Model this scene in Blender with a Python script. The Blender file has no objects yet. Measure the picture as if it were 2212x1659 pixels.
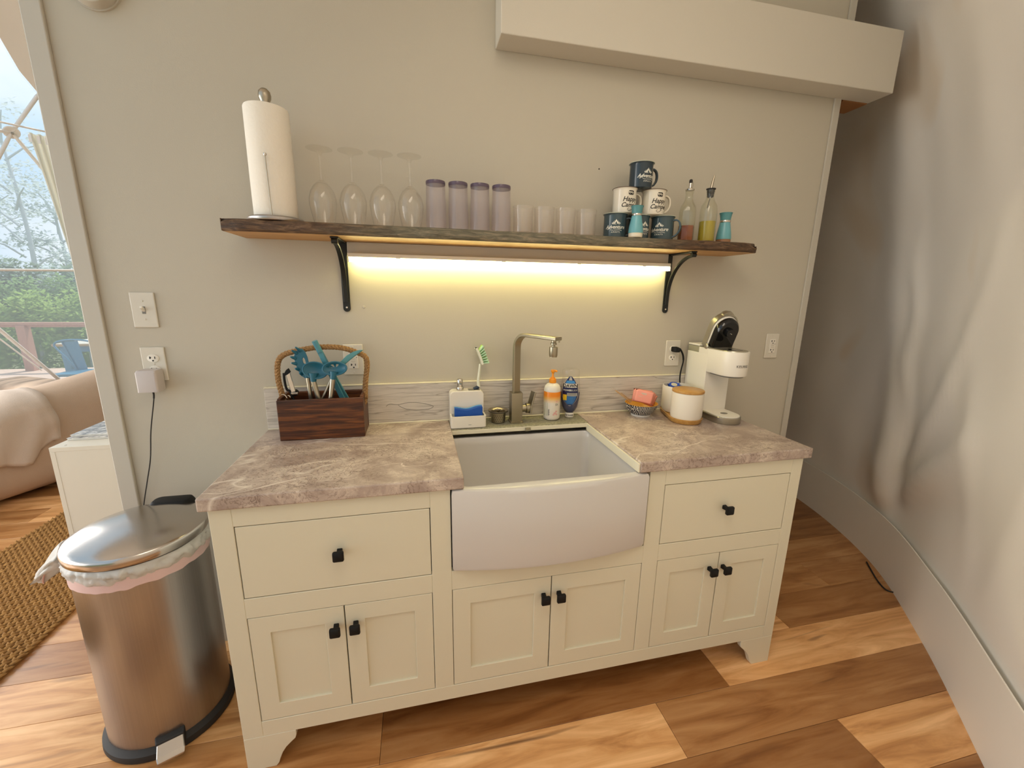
import bpy, bmesh, math, random
from mathutils import Vector, Matrix, noise

random.seed(7)
scene = bpy.context.scene
COL = scene.collection

# ------------------------------------------------------------------ camera
IMG_W, IMG_H, FPX = 2212.0, 1659.0, 899.311
CAM = Vector((-0.1983473, -1.62719279, 1.39051546))
CR = Vector((0.9749709, -0.22182702, 0.0149837))
CU = Vector((0.03391545, 0.21499215, 0.9760267))
CF = Vector((0.21973047, 0.95108945, -0.21713446))
cam_data = bpy.data.cameras.new('camera')
cam_data.sensor_width = 36.0
cam_data.lens = FPX / IMG_W * 36.0
cam_data.clip_start = 0.02
cam_data.clip_end = 300
cam = bpy.data.objects.new('camera', cam_data)
COL.objects.link(cam)
cam.matrix_world = Matrix(((CR.x, CU.x, -CF.x, CAM.x), (CR.y, CU.y, -CF.y, CAM.y),
                           (CR.z, CU.z, -CF.z, CAM.z), (0, 0, 0, 1)))
scene.camera = cam


def ray(u, v):
    return CF + CR * ((u - IMG_W / 2) / FPX) - CU * ((v - IMG_H / 2) / FPX)


def PX(u, v, y):
    """photo pixel -> point on the vertical plane at this y"""
    d = ray(u, v)
    return CAM + d * ((y - CAM.y) / d.y)


def PZ(u, v, z):
    """photo pixel -> point on the level plane at this z"""
    d = ray(u, v)
    return CAM + d * ((z - CAM.z) / d.z)


# ------------------------------------------------------------------ world, lights, exposure
world = bpy.data.worlds.new('sky')
scene.world = world
world.use_nodes = True
wn = world.node_tree.nodes
wl = world.node_tree.links
wn.clear()
w_out = wn.new('ShaderNodeOutputWorld')
w_bg = wn.new('ShaderNodeBackground')
w_tc = wn.new('ShaderNodeTexCoord')
w_map = wn.new('ShaderNodeMapping')
w_map.inputs['Scale'].default_value = (1.0, 1.0, 2.4)
w_nz = wn.new('ShaderNodeTexNoise')
w_nz.inputs['Scale'].default_value = 2.6
w_nz.inputs['Detail'].default_value = 5
w_rmp = wn.new('ShaderNodeValToRGB')
w_rmp.color_ramp.elements[0].position = 0.40
w_rmp.color_ramp.elements[0].color = (0.52, 0.74, 0.95, 1)
w_rmp.color_ramp.elements[1].position = 0.62
w_rmp.color_ramp.elements[1].color = (0.90, 0.96, 1.0, 1)
wl.new(w_tc.outputs['Generated'], w_map.inputs['Vector'])
wl.new(w_map.outputs['Vector'], w_nz.inputs['Vector'])
wl.new(w_nz.outputs['Fac'], w_rmp.inputs['Fac'])
wl.new(w_rmp.outputs['Color'], w_bg.inputs['Color'])
w_bg.inputs['Strength'].default_value = 1.25
wl.new(w_bg.outputs['Background'], w_out.inputs['Surface'])

sun_d = bpy.data.lights.new('sun', 'SUN')
sun_d.energy = 4.2
sun_d.angle = math.radians(3)
sun_d.color = (1.0, 0.95, 0.86)
sun = bpy.data.objects.new('sun', sun_d)
COL.objects.link(sun)
sun.rotation_euler = Vector((-0.25, -0.45, -1.0)).to_track_quat('-Z', 'Y').to_euler()


def area(name, loc, target, sx, sy, power, color):
    d = bpy.data.lights.new(name, 'AREA')
    d.shape = 'RECTANGLE'
    d.size, d.size_y = sx, sy
    d.energy = power
    d.color = color
    o = bpy.data.objects.new(name, d)
    COL.objects.link(o)
    o.location = loc
    o.rotation_euler = (Vector(target) - Vector(loc)).to_track_quat('-Z', 'Y').to_euler()
    return o


# daylight of the big bay window beside the camera, and an added warm fill overhead with no known fixture
area('bay_window_daylight', (-3.80, -0.25, 1.20), (1.5, -0.45, 0.4), 1.8, 2.0, 92, (1.0, 0.945, 0.87))
area('bay_window_near_daylight', (-3.10, -1.55, 1.05), (1.7, -0.75, 0.3), 1.0, 1.8, 11, (1.0, 0.945, 0.87))
area('bay_window_deck_daylight', (-3.85, 1.55, 1.15), (-1.7, 0.0, 0.0), 1.7, 1.8, 48, (1.0, 0.95, 0.89))
lamp = area('added_fill_light', (-0.05, -1.60, 2.60), (1.35, -0.95, 0.0), 1.0, 1.0, 15, (1.0, 0.89, 0.72))
lamp.data.spread = math.radians(140)

vs = scene.view_settings
vs.view_transform = 'Standard'
vs.look = 'None'
vs.exposure = -0.22
vs.gamma = 1.0
vs.use_curve_mapping = False
try:
    scene.cycles.max_bounces = 8
    scene.cycles.diffuse_bounces = 5
    scene.cycles.glossy_bounces = 4
    scene.cycles.transparent_max_bounces = 24
    scene.cycles.caustics_reflective = False
    scene.cycles.caustics_refractive = False
    scene.cycles.sample_clamp_indirect = 4.0
    scene.cycles.use_denoising = True
except Exception:
    pass

# ------------------------------------------------------------------ materials
MATS = {}


class N:
    """small node-tree helper"""

    def __init__(self, name):
        self.m = bpy.data.materials.new(name)
        self.m.use_nodes = True
        self.t = self.m.node_tree
        self.t.nodes.clear()
        self.out = self.t.nodes.new('ShaderNodeOutputMaterial')

    def n(self, kind, **kw):
        x = self.t.nodes.new(kind)
        for k, v in kw.items():
            if k.startswith('_'):
                setattr(x, k[1:], v)
            else:
                x.inputs[k].default_value = v
        return x

    def l(self, a, b):
        self.t.links.new(a, b)

    def ramp(self, fac, stops, interp='LINEAR'):
        r = self.t.nodes.new('ShaderNodeValToRGB')
        r.color_ramp.interpolation = interp
        e = r.color_ramp.elements
        while len(e) < len(stops):
            e.new(0.5)
        for el, (p, c) in zip(e, stops):
            el.position = p
            el.color = (*c, 1) if len(c) == 3 else c
        self.l(fac, r.inputs['Fac'])
        return r.outputs['Color']

    def coord(self, scale=(1, 1, 1), kind='Object', rot=(0, 0, 0), loc=(0, 0, 0)):
        tc = self.t.nodes.new('ShaderNodeTexCoord')
        mp = self.t.nodes.new('ShaderNodeMapping')
        mp.inputs['Scale'].default_value = scale
        mp.inputs['Rotation'].default_value = rot
        mp.inputs['Location'].default_value = loc
        self.l(tc.outputs[kind], mp.inputs['Vector'])
        return mp.outputs['Vector']

    def noise(self, vec, scale=5, detail=4, rough=0.5, dist=0.0):
        x = self.n('ShaderNodeTexNoise', Scale=scale, Detail=detail, Roughness=rough, Distortion=dist)
        if vec is not None:
            self.l(vec, x.inputs['Vector'])
        return x.outputs['Fac']

    def mix(self, fac, a, b, mode='MIX'):
        x = self.t.nodes.new('ShaderNodeMix')
        x.data_type = 'RGBA'
        x.blend_type = mode
        if isinstance(fac, (int, float)):
            x.inputs[0].default_value = fac
        else:
            self.l(fac, x.inputs[0])
        for i, c in ((6, a), (7, b)):
            if isinstance(c, tuple):
                x.inputs[i].default_value = (*c, 1)
            else:
                self.l(c, x.inputs[i])
        return x.outputs[2]

    def math(self, op, a, b=0.0, c=0.0):
        x = self.t.nodes.new('ShaderNodeMath')
        x.operation = op
        for i, s in enumerate((a, b, c)):
            if isinstance(s, (int, float)):
                x.inputs[i].default_value = s
            else:
                self.l(s, x.inputs[i])
        return x.outputs[0]

    def bump(self, h, strength=0.3, dist=0.002):
        b = self.n('ShaderNodeBump', Strength=strength, Distance=dist)
        self.l(h, b.inputs['Height'])
        return b.outputs['Normal']

    def pbr(self, color, rough=0.5, metal=0.0, normal=None, **kw):
        p = self.t.nodes.new('ShaderNodeBsdfPrincipled')
        if isinstance(color, tuple):
            p.inputs['Base Color'].default_value = (*color, 1)
        else:
            self.l(color, p.inputs['Base Color'])
        if isinstance(rough, (int, float)):
            p.inputs['Roughness'].default_value = rough
        else:
            self.l(rough, p.inputs['Roughness'])
        p.inputs['Metallic'].default_value = metal
        if normal is not None:
            self.l(normal, p.inputs['Normal'])
        for k, v in kw.items():
            p.inputs[k.replace('_', ' ')].default_value = v
        self.l(p.outputs[0], self.out.inputs['Surface'])
        return p


def simple(name, color, rough=0.5, metal=0.0, bump=0.0, bscale=200, var=0.0, **kw):
    k = N(name)
    c = color
    nrm = None
    if bump or var:
        nz = k.noise(k.coord(), bscale, 3)
        if bump:
            nrm = k.bump(nz, bump, 0.002)
        if var:
            n2 = k.noise(k.coord(), 9, 3)
            c = k.mix(n2, tuple(x * (1 - var) for x in color), tuple(min(1, x * (1 + var)) for x in color))
    k.pbr(c, rough, metal, nrm, **kw)
    MATS[name] = k.m
    return k.m


def glassy(name, tint, refl=0.9, opacity=0.04, rough=0.02, edge=0.55, body=(0.9, 0.9, 0.9)):
    """thin clear wall: transparent + fresnel gloss + a trace of body colour"""
    k = N(name)
    tr = k.n('ShaderNodeBsdfTransparent')
    tr.inputs['Color'].default_value = (*tint, 1)
    gl = k.n('ShaderNodeBsdfGlossy', Roughness=rough)
    gl.inputs['Color'].default_value = (refl, refl, refl, 1)
    df = k.n('ShaderNodeBsdfTranslucent' if 'vinyl' in name else 'ShaderNodeBsdfDiffuse')
    df.inputs['Color'].default_value = (*body, 1)
    m1 = k.n('ShaderNodeMixShader', Fac=opacity)
    k.l(tr.outputs[0], m1.inputs[1])
    k.l(df.outputs[0], m1.inputs[2])
    fr = k.n('ShaderNodeLayerWeight', Blend=0.5)
    fac = k.math('MULTIPLY_ADD', k.math('POWER', fr.outputs['Facing'], 3.5), edge, 0.03)
    m2 = k.n('ShaderNodeMixShader')
    k.l(fac, m2.inputs[0])
    k.l(m1.outputs[0], m2.inputs[1])
    k.l(gl.outputs[0], m2.inputs[2])
    k.l(m2.outputs[0], k.out.inputs['Surface'])
    MATS[name] = k.m
    return k.m


# paint
simple('wall_paint', (0.495, 0.455, 0.372), 0.62, bump=0.12, bscale=260)
simple('trim_paint', (0.50, 0.467, 0.40), 0.5, bump=0.08, bscale=120)
simple('beam_paint', (0.585, 0.545, 0.465), 0.55, bump=0.12, bscale=160)
simple('cabinet_paint', (0.635, 0.60, 0.47), 0.38, bump=0.05, bscale=180)
simple('gap_shade', (0.02, 0.016, 0.012), 0.9)  # shade of the door and drawer gaps put into a colour
simple('black_iron', (0.012, 0.014, 0.013), 0.42, metal=0.3)
simple('black_plastic', (0.005, 0.005, 0.005), 0.55, Specular_IOR_Level=0.25)
simple('black_rubber', (0.02, 0.018, 0.017), 0.7)
simple('white_plastic', (0.74, 0.70, 0.62), 0.35)
simple('plate_plastic', (0.64, 0.60, 0.515), 0.38)
simple('grey_plastic', (0.52, 0.47, 0.45), 0.5)
simple('ceramic', (0.56, 0.535, 0.51), 0.2, bump=0.02, bscale=30)
simple('matte_ceramic', (0.74, 0.69, 0.60), 0.45)
simple('enamel_navy', (0.022, 0.038, 0.052), 0.16)
simple('enamel_blue', (0.046, 0.078, 0.094), 0.16)
simple('enamel_white', (0.74, 0.69, 0.58), 0.2)
simple('rim_pale', (0.50, 0.55, 0.45), 0.3)
simple('rim_brown', (0.10, 0.06, 0.04), 0.3)
simple('print_white', (0.70, 0.70, 0.62), 0.5)
simple('print_black', (0.012, 0.012, 0.012), 0.5)
simple('print_grey', (0.18, 0.17, 0.15), 0.5)
simple('turquoise', (0.135, 0.37, 0.42), 0.3)
simple('turquoise_dark', (0.085, 0.26, 0.28), 0.35)
simple('silicone_blue', (0.012, 0.115, 0.18), 0.38)
simple('silicone_light', (0.065, 0.24, 0.31), 0.42)
simple('sponge_blue', (0.008, 0.075, 0.36), 0.8, bump=0.6, bscale=500)
simple('sponge_pale', (0.12, 0.33, 0.62), 0.9, bump=0.6, bscale=600)
simple('orange_plastic', (0.85, 0.30, 0.01), 0.3)
simple('paper_white', (0.80, 0.75, 0.66), 0.85, bump=0.5, bscale=110)
simple('paper_pink', (0.80, 0.32, 0.25), 0.6)
simple('creamer_blue', (0.01, 0.06, 0.40), 0.3)
simple('creamer_foil', (0.70, 0.66, 0.50), 0.3, metal=0.3)
simple('glaze_yellow', (0.66, 0.36, 0.06), 0.25)
simple('brush_white', (0.72, 0.72, 0.58), 0.35)
simple('brush_grip', (0.012, 0.03, 0.06), 0.5)
simple('bristle_green', (0.42, 0.62, 0.40), 0.7)
simple('bristle_lime', (0.30, 0.55, 0.06), 0.7)
simple('label_navy', (0.006, 0.012, 0.075), 0.3)
simple('label_blue', (0.03, 0.13, 0.33), 0.3)
simple('label_sky', (0.05, 0.25, 0.55), 0.3)
simple('label_silver', (0.45, 0.45, 0.42), 0.35, metal=0.4)
simple('label_yellow', (0.75, 0.50, 0.02), 0.35)
simple('label_green', (0.50, 0.52, 0.34), 0.5)
simple('label_rose', (0.72, 0.40, 0.36), 0.5)
simple('chrome', (0.62, 0.58, 0.52), 0.14, metal=1.0)
simple('nickel', (0.36, 0.32, 0.235), 0.33, metal=1.0, bump=0.05, bscale=300)
simple('steel_handle', (0.42, 0.37, 0.29), 0.3, metal=1.0)
simple('silver_paint', (0.45, 0.42, 0.34), 0.32, metal=0.85)
simple('gloss_black', (0.006, 0.006, 0.006), 0.08)
simple('reservoir_grey', (0.30, 0.28, 0.20), 0.25)
simple('wood_raw', (0.30, 0.13, 0.04), 0.7, bump=0.3, bscale=60)
simple('sofa_fabric', (0.50, 0.375, 0.28), 0.95, bump=0.5, bscale=300, var=0.06)
simple('throw_fabric', (0.58, 0.48, 0.40), 0.95, bump=0.5, bscale=250, var=0.05)
simple('white_laminate', (0.62, 0.575, 0.48), 0.4)
simple('magazine_paper', (0.62, 0.60, 0.55), 0.5)
simple('strut_white', (0.80, 0.77, 0.74), 0.4)
simple('chair_blue', (0.05, 0.20, 0.32), 0.4)
simple('deck_wood', (0.62, 0.46, 0.36), 0.8, var=0.1)
simple('rail_wood', (0.44, 0.23, 0.16), 0.8, var=0.1)
simple('table_wood', (0.45, 0.28, 0.12), 0.6)
simple('soil', (0.16, 0.18, 0.08), 0.95, var=0.2)
simple('bark_hazed', (0.52, 0.56, 0.58), 0.9)  # pale bluish haze put into the bark colour
simple('stick_wood', (0.55, 0.30, 0.07), 0.6)
simple('shaker_base', (0.72, 0.66, 0.52), 0.3)
simple('shaker_base_amber', (0.30, 0.15, 0.07), 0.25)
simple('caulk', (0.70, 0.65, 0.50), 0.5)
glassy('clear_glass', (0.99, 0.985, 0.975), opacity=0.015, edge=0.75)
glassy('lilac_plastic', (0.975, 0.965, 0.98), opacity=0.10, rough=0.15, edge=0.35, body=(0.58, 0.52, 0.52))
glassy('lilac_base', (0.50, 0.44, 0.54), opacity=0.5, rough=0.1, body=(0.17, 0.13, 0.19))
glassy('clear_plastic', (0.98, 0.97, 0.96), opacity=0.06, rough=0.1, edge=0.4, body=(0.75, 0.70, 0.66))
glassy('bottle_clear', (0.97, 0.97, 0.94), opacity=0.02, rough=0.05, edge=0.5, body=(0.7, 0.7, 0.6))
glassy('window_vinyl', (0.97, 0.98, 1.0), opacity=0.26, rough=0.3, edge=0.2, body=(0.9, 0.93, 0.95))

k = N('vinegar_red')
k.pbr((0.27, 0.060, 0.005), 0.12, 0.0, None, Transmission_Weight=0.0, IOR=1.33)
MATS['vinegar_red'] = k.m
k = N('oil_yellow')
k.pbr((0.40, 0.32, 0.010), 0.12, 0.0, None, Transmission_Weight=0.0, IOR=1.33)
MATS['oil_yellow'] = k.m

k = N('bag_film')
d = k.n('ShaderNodeBsdfDiffuse')
d.inputs['Color'].default_value = (0.78, 0.75, 0.70, 1)
t_ = k.n('ShaderNodeBsdfTranslucent')
t_.inputs['Color'].default_value = (0.8, 0.78, 0.74, 1)
g_ = k.n('ShaderNodeBsdfGlossy', Roughness=0.25)
mm = k.n('ShaderNodeMixShader', Fac=0.35)
k.l(d.outputs[0], mm.inputs[1])
k.l(t_.outputs[0], mm.inputs[2])
m2 = k.n('ShaderNodeMixShader', Fac=0.06)
k.l(mm.outputs[0], m2.inputs[1])
k.l(g_.outputs[0], m2.inputs[2])
k.l(m2.outputs[0], k.out.inputs['Surface'])
MATS['bag_film'] = k.m
simple('bag_hem_pink', (0.66, 0.47, 0.45), 0.4)
simple('bag_tie_pink', (0.78, 0.50, 0.50), 0.4)

# brushed steel: fine vertical brushing
k = N('brushed_steel')
nz = k.noise(k.coord((260, 260, 2.0)), 1.0, 3)
k.pbr(k.mix(nz, (0.375, 0.355, 0.345), (0.47, 0.445, 0.43)), 0.33, 1.0, k.bump(nz, 0.06, 0.001), Anisotropic=0.4)
MATS['brushed_steel'] = k.m
k = N('lid_steel')
nz = k.noise(k.coord((4, 300, 10)), 1.0, 3)
sm = k.noise(k.coord(), 7, 4)
k.pbr((0.50, 0.465, 0.435), k.math('MULTIPLY_ADD', sm, 0.16, 0.12), 1.0, k.bump(nz, 0.04, 0.001))
MATS['lid_steel'] = k.m

# laminate counter: taupe stone print with fine dark crackle and pale veins
k = N('counter_laminate')
co = k.coord()
n1 = k.noise(co, 7.0, 6, 0.6, 1.2)
base = k.ramp(n1, [(0.32, (0.30, 0.225, 0.19)), (0.50, (0.41, 0.325, 0.275)), (0.66, (0.56, 0.465, 0.39))])
cr = k.noise(k.coord((1.0, 1.35, 1.0), rot=(0, 0, 0.6)), 17.0, 5, 0.60, 2.6)
crk = k.ramp(k.math('ABSOLUTE', k.math('SUBTRACT', cr, 0.5)), [(0.0, (1, 1, 1)), (0.028, (0, 0, 0))])
spots = k.noise(co, 6.0, 3)
crk2 = k.math('MULTIPLY', crk, k.ramp(spots, [(0.36, (0.15, 0.15, 0.15)), (0.55, (0.95, 0.95, 0.95))]))
c1 = k.mix(crk2, base, (0.155, 0.105, 0.08))
lt = k.noise(k.coord((1.0, 1.5, 1.0), rot=(0, 0, 0.8), loc=(3, 1, 0)), 11.0, 5, 0.6, 2.2)
ltk = k.ramp(k.math('ABSOLUTE', k.math('SUBTRACT', lt, 0.5)), [(0.0, (0.6, 0.6, 0.6)), (0.03, (0, 0, 0))])
c2 = k.mix(k.math('MULTIPLY', ltk, k.ramp(n1, [(0.45, (0, 0, 0)), (0.6, (1, 1, 1))])), c1, (0.66, 0.58, 0.48))
vn = k.noise(k.coord((0.7, 1.5, 1.0), rot=(0, 0, -0.55)), 2.8, 3, 0.5, 1.0)
vnk = k.ramp(k.math('ABSOLUTE', k.math('SUBTRACT', vn, 0.52)), [(0.0, (0.9, 0.9, 0.9)), (0.012, (0, 0, 0))])
vmask = k.ramp(k.noise(co, 5, 2), [(0.45, (0, 0, 0)), (0.58, (1, 1, 1))])
c3 = k.mix(k.math('MULTIPLY', vnk, vmask), c2, (0.72, 0.64, 0.55))
k.pbr(c3, 0.36, 0.0, k.bump(cr, 0.12, 0.001))
MATS['counter_laminate'] = k.m

# backsplash: pale grey wood-grain print
k = N('backsplash_grain')
g1 = k.noise(k.coord((1.3, 1, 24)), 5.0, 5, 0.62, 0.7)
g2 = k.noise(k.coord((0.8, 1, 9)), 2.4, 2, 0.5, 0.5)
cg = k.ramp(g1, [(0.34, (0.40, 0.36, 0.31)), (0.47, (0.56, 0.515, 0.45)), (0.68, (0.66, 0.61, 0.54))])
rg = k.ramp(k.math('ABSOLUTE', k.math('SUBTRACT', g2, 0.5)), [(0.0, (0.65, 0.65, 0.65)), (0.012, (0, 0, 0))])
k.pbr(k.mix(rg, cg, (0.20, 0.165, 0.13)), 0.5, 0.0, k.bump(g1, 0.1, 0.001))
MATS['backsplash_grain'] = k.m

k = N('ledge_stone')
n1 = k.noise(k.coord(), 120, 5, 0.7)
k.pbr(k.ramp(n1, [(0.35, (0.16, 0.15, 0.10)), (0.62, (0.33, 0.31, 0.22))]), 0.55, 0.0, k.bump(n1, 0.4, 0.002))
MATS['ledge_stone'] = k.m


# woods
def wood(name, stops, stretch=(1.2, 16, 16), scale=3.0, rough=0.5, bump=0.25, kind='Object', objrand=False, knots=False):
    k = N(name)
    tc = k.coord(stretch, kind)
    if objrand:
        oi = k.n('ShaderNodeObjectInfo')
        ad = k.t.nodes.new('ShaderNodeVectorMath')
        ad.operation = 'ADD'
        cx = k.n('ShaderNodeCombineXYZ')
        k.l(k.math('MULTIPLY', oi.outputs['Random'], 37.0), cx.inputs[0])
        k.l(k.math('MULTIPLY', oi.outputs['Random'], 91.0), cx.inputs[1])
        k.l(tc, ad.inputs[0])
        k.l(cx.outputs[0], ad.inputs[1])
        tc = ad.outputs[0]
    n1 = k.noise(tc, scale, 6, 0.6, 0.8)
    c = k.ramp(n1, stops)
    if objrand:
        tone = k.ramp(oi.outputs['Random'], [(0.0, (0.50, 0.40, 0.30)), (0.35, (0.80, 0.72, 0.62)),
                                             (0.65, (1.15, 1.14, 1.10)), (1.0, (1.40, 1.42, 1.45))])
        c = k.mix(1.0, c, tone, 'MULTIPLY')
    if knots:
        kn = k.noise(tc, scale * 0.55, 2, 0.4, 1.6)
        km = k.ramp(kn, [(0.68, (0, 0, 0)), (0.78, (0.8, 0.8, 0.8))])
        c = k.mix(km, c, (0.10, 0.035, 0.012))
    k.pbr(c, rough, 0.0, k.bump(n1, bump, 0.002))
    MATS[name] = k.m


wood('floor_plank', [(0.28, (0.33, 0.14, 0.044)), (0.47, (0.56, 0.29, 0.115)), (0.70, (0.76, 0.47, 0.235))],
     stretch=(0.9, 7, 7), scale=2.6, rough=0.33, bump=0.05, objrand=True, knots=True)
wood('caddy_wood', [(0.32, (0.020, 0.005, 0.0015)), (0.50, (0.075, 0.020, 0.005)), (0.68, (0.19, 0.060, 0.013))],
     stretch=(3, 30, 40), scale=2.0, rough=0.4, bump=0.5)
wood('bamboo', [(0.3, (0.40, 0.20, 0.05)), (0.7, (0.53, 0.30, 0.085))], stretch=(6, 60, 60), scale=2.0, rough=0.38, bump=0.05)
wood('shelf_under', [(0.3, (0.38, 0.20, 0.075)), (0.6, (0.56, 0.33, 0.135)), (0.8, (0.66, 0.42, 0.19))],
     stretch=(1.4, 14, 14), scale=3.0, rough=0.55, bump=0.15)
k = N('shelf_bark')
n1 = k.noise(k.coord((5, 22, 30)), 3.0, 6, 0.65, 1.0)
n2 = k.noise(k.coord((2.2, 1, 9), loc=(1.7, 0, 0)), 2.0, 4, 0.6, 0.8)
brown = k.ramp(n1, [(0.30, (0.020, 0.010, 0.004)), (0.50, (0.085, 0.042, 0.018)), (0.72, (0.22, 0.13, 0.065))])
grey_tone = k.ramp(n1, [(0.30, (0.075, 0.066, 0.042)), (0.52, (0.16, 0.14, 0.092)), (0.74, (0.34, 0.26, 0.17))])  # greyer tone for the middle stretch of the edge
tc = k.t.nodes.new('ShaderNodeTexCoord')
sp = k.n('ShaderNodeSeparateXYZ')
k.l(tc.outputs['Object'], sp.inputs[0])
mid = k.ramp(k.math('MULTIPLY_ADD', n2, 0.35, k.math('ABSOLUTE', k.math('ADD', sp.outputs[0], 0.02))), [(0.62, (1, 1, 1)), (0.80, (0, 0, 0))])
k.pbr(k.mix(mid, brown, grey_tone), 0.6, 0.0, k.bump(n1, 0.9, 0.006))
MATS['shelf_bark'] = k.m
k = N('rope_jute')
n1 = k.noise(k.coord(), 260, 3)
k.pbr(k.ramp(n1, [(0.3, (0.17, 0.085, 0.03)), (0.7, (0.40, 0.235, 0.095))]), 0.9, 0.0, k.bump(n1, 0.6, 0.002))
MATS['rope_jute'] = k.m
k = N('rug_jute')
n1 = k.noise(k.coord(), 60, 4)
k.pbr(k.ramp(n1, [(0.3, (0.20, 0.092, 0.022)), (0.7, (0.36, 0.185, 0.050))]), 0.95, 0.0, k.bump(n1, 0.5, 0.003))
MATS['rug_jute'] = k.m

# dome liner cloth: off-white, mottled with faint water stains
k = N('liner_cloth')
n1 = k.noise(k.coord(), 1.3, 3)
n2 = k.noise(k.coord((1, 1, 1)), 130, 3)
st = k.noise(k.coord((1, 1, 0.8), loc=(4, 2, 7)), 1.9, 2, 0.4, 0.6)
stm = k.ramp(st, [(0.60, (0, 0, 0)), (0.70, (0.5, 0.5, 0.5))])
k.pbr(k.mix(stm, k.mix(n1, (0.84, 0.80, 0.73), (0.91, 0.87, 0.80)), (0.80, 0.66, 0.48)), 0.75, 0.0, k.bump(n2, 0.12, 0.002))
MATS['liner_cloth'] = k.m
simple('crown_cloth', (0.86, 0.81, 0.75), 0.8, bump=0.1, bscale=130)
simple('skirt_vinyl', (0.90, 0.87, 0.79), 0.55, bump=0.06, bscale=90)

k = N('bowl_waves')
wv = k.n('ShaderNodeTexWave', Scale=1.0, Distortion=5.0, Detail=0.0)
wv.inputs['Detail Scale'].default_value = 1.6
wv.wave_type = 'BANDS'
k.l(k.coord((62, 62, 86), rot=(0.9, 0.3, 0.4)), wv.inputs['Vector'])
k.pbr(k.ramp(wv.outputs['Color'], [(0.66, (0.010, 0.014, 0.035)), (0.78, (0.62, 0.58, 0.5))]), 0.2)
MATS['bowl_waves'] = k.m

k = N('soap_label')
co = k.t.nodes.new('ShaderNodeTexCoord')
sx = k.n('ShaderNodeSeparateXYZ')
k.l(co.outputs['Object'], sx.inputs[0])
k.pbr(k.ramp(k.math('MULTIPLY', sx.outputs[2], 6.0), [(0.42, (0.72, 0.66, 0.56)), (0.53, (0.78, 0.44, 0.12)),
                                                   (0.60, (0.80, 0.24, 0.005))]), 0.3)
MATS['soap_label'] = k.m

k = N('led_diffuser')
em = k.n('ShaderNodeEmission', Strength=32.0)
em.inputs['Color'].default_value = (1.0, 0.88, 0.37, 1)
k.l(em.outputs[0], k.out.inputs['Surface'])
MATS['led_diffuser'] = k.m


def leafmat(name, a, b):
    k = N(name)
    n1 = k.noise(k.coord(), 3.0, 3)
    c = k.mix(n1, a, b)
    d = k.n('ShaderNodeBsdfDiffuse')
    t = k.n('ShaderNodeBsdfTranslucent')
    k.l(c, d.inputs['Color'])
    k.l(c, t.inputs['Color'])
    m = k.n('ShaderNodeMixShader', Fac=0.4)
    k.l(d.outputs[0], m.inputs[1])
    k.l(t.outputs[0], m.inputs[2])
    k.l(m.outputs[0], k.out.inputs['Surface'])
    MATS[name] = k.m


leafmat('curtain_fabric', (0.80, 0.77, 0.64), (0.88, 0.85, 0.74))
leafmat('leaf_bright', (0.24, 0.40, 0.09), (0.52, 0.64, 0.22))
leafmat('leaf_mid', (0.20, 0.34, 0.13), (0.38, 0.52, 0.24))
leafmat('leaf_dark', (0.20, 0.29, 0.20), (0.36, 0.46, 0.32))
leafmat('leaf_hazy', (0.56, 0.63, 0.62), (0.74, 0.81, 0.80))  # outdoor haze painted into the far leaves


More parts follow.
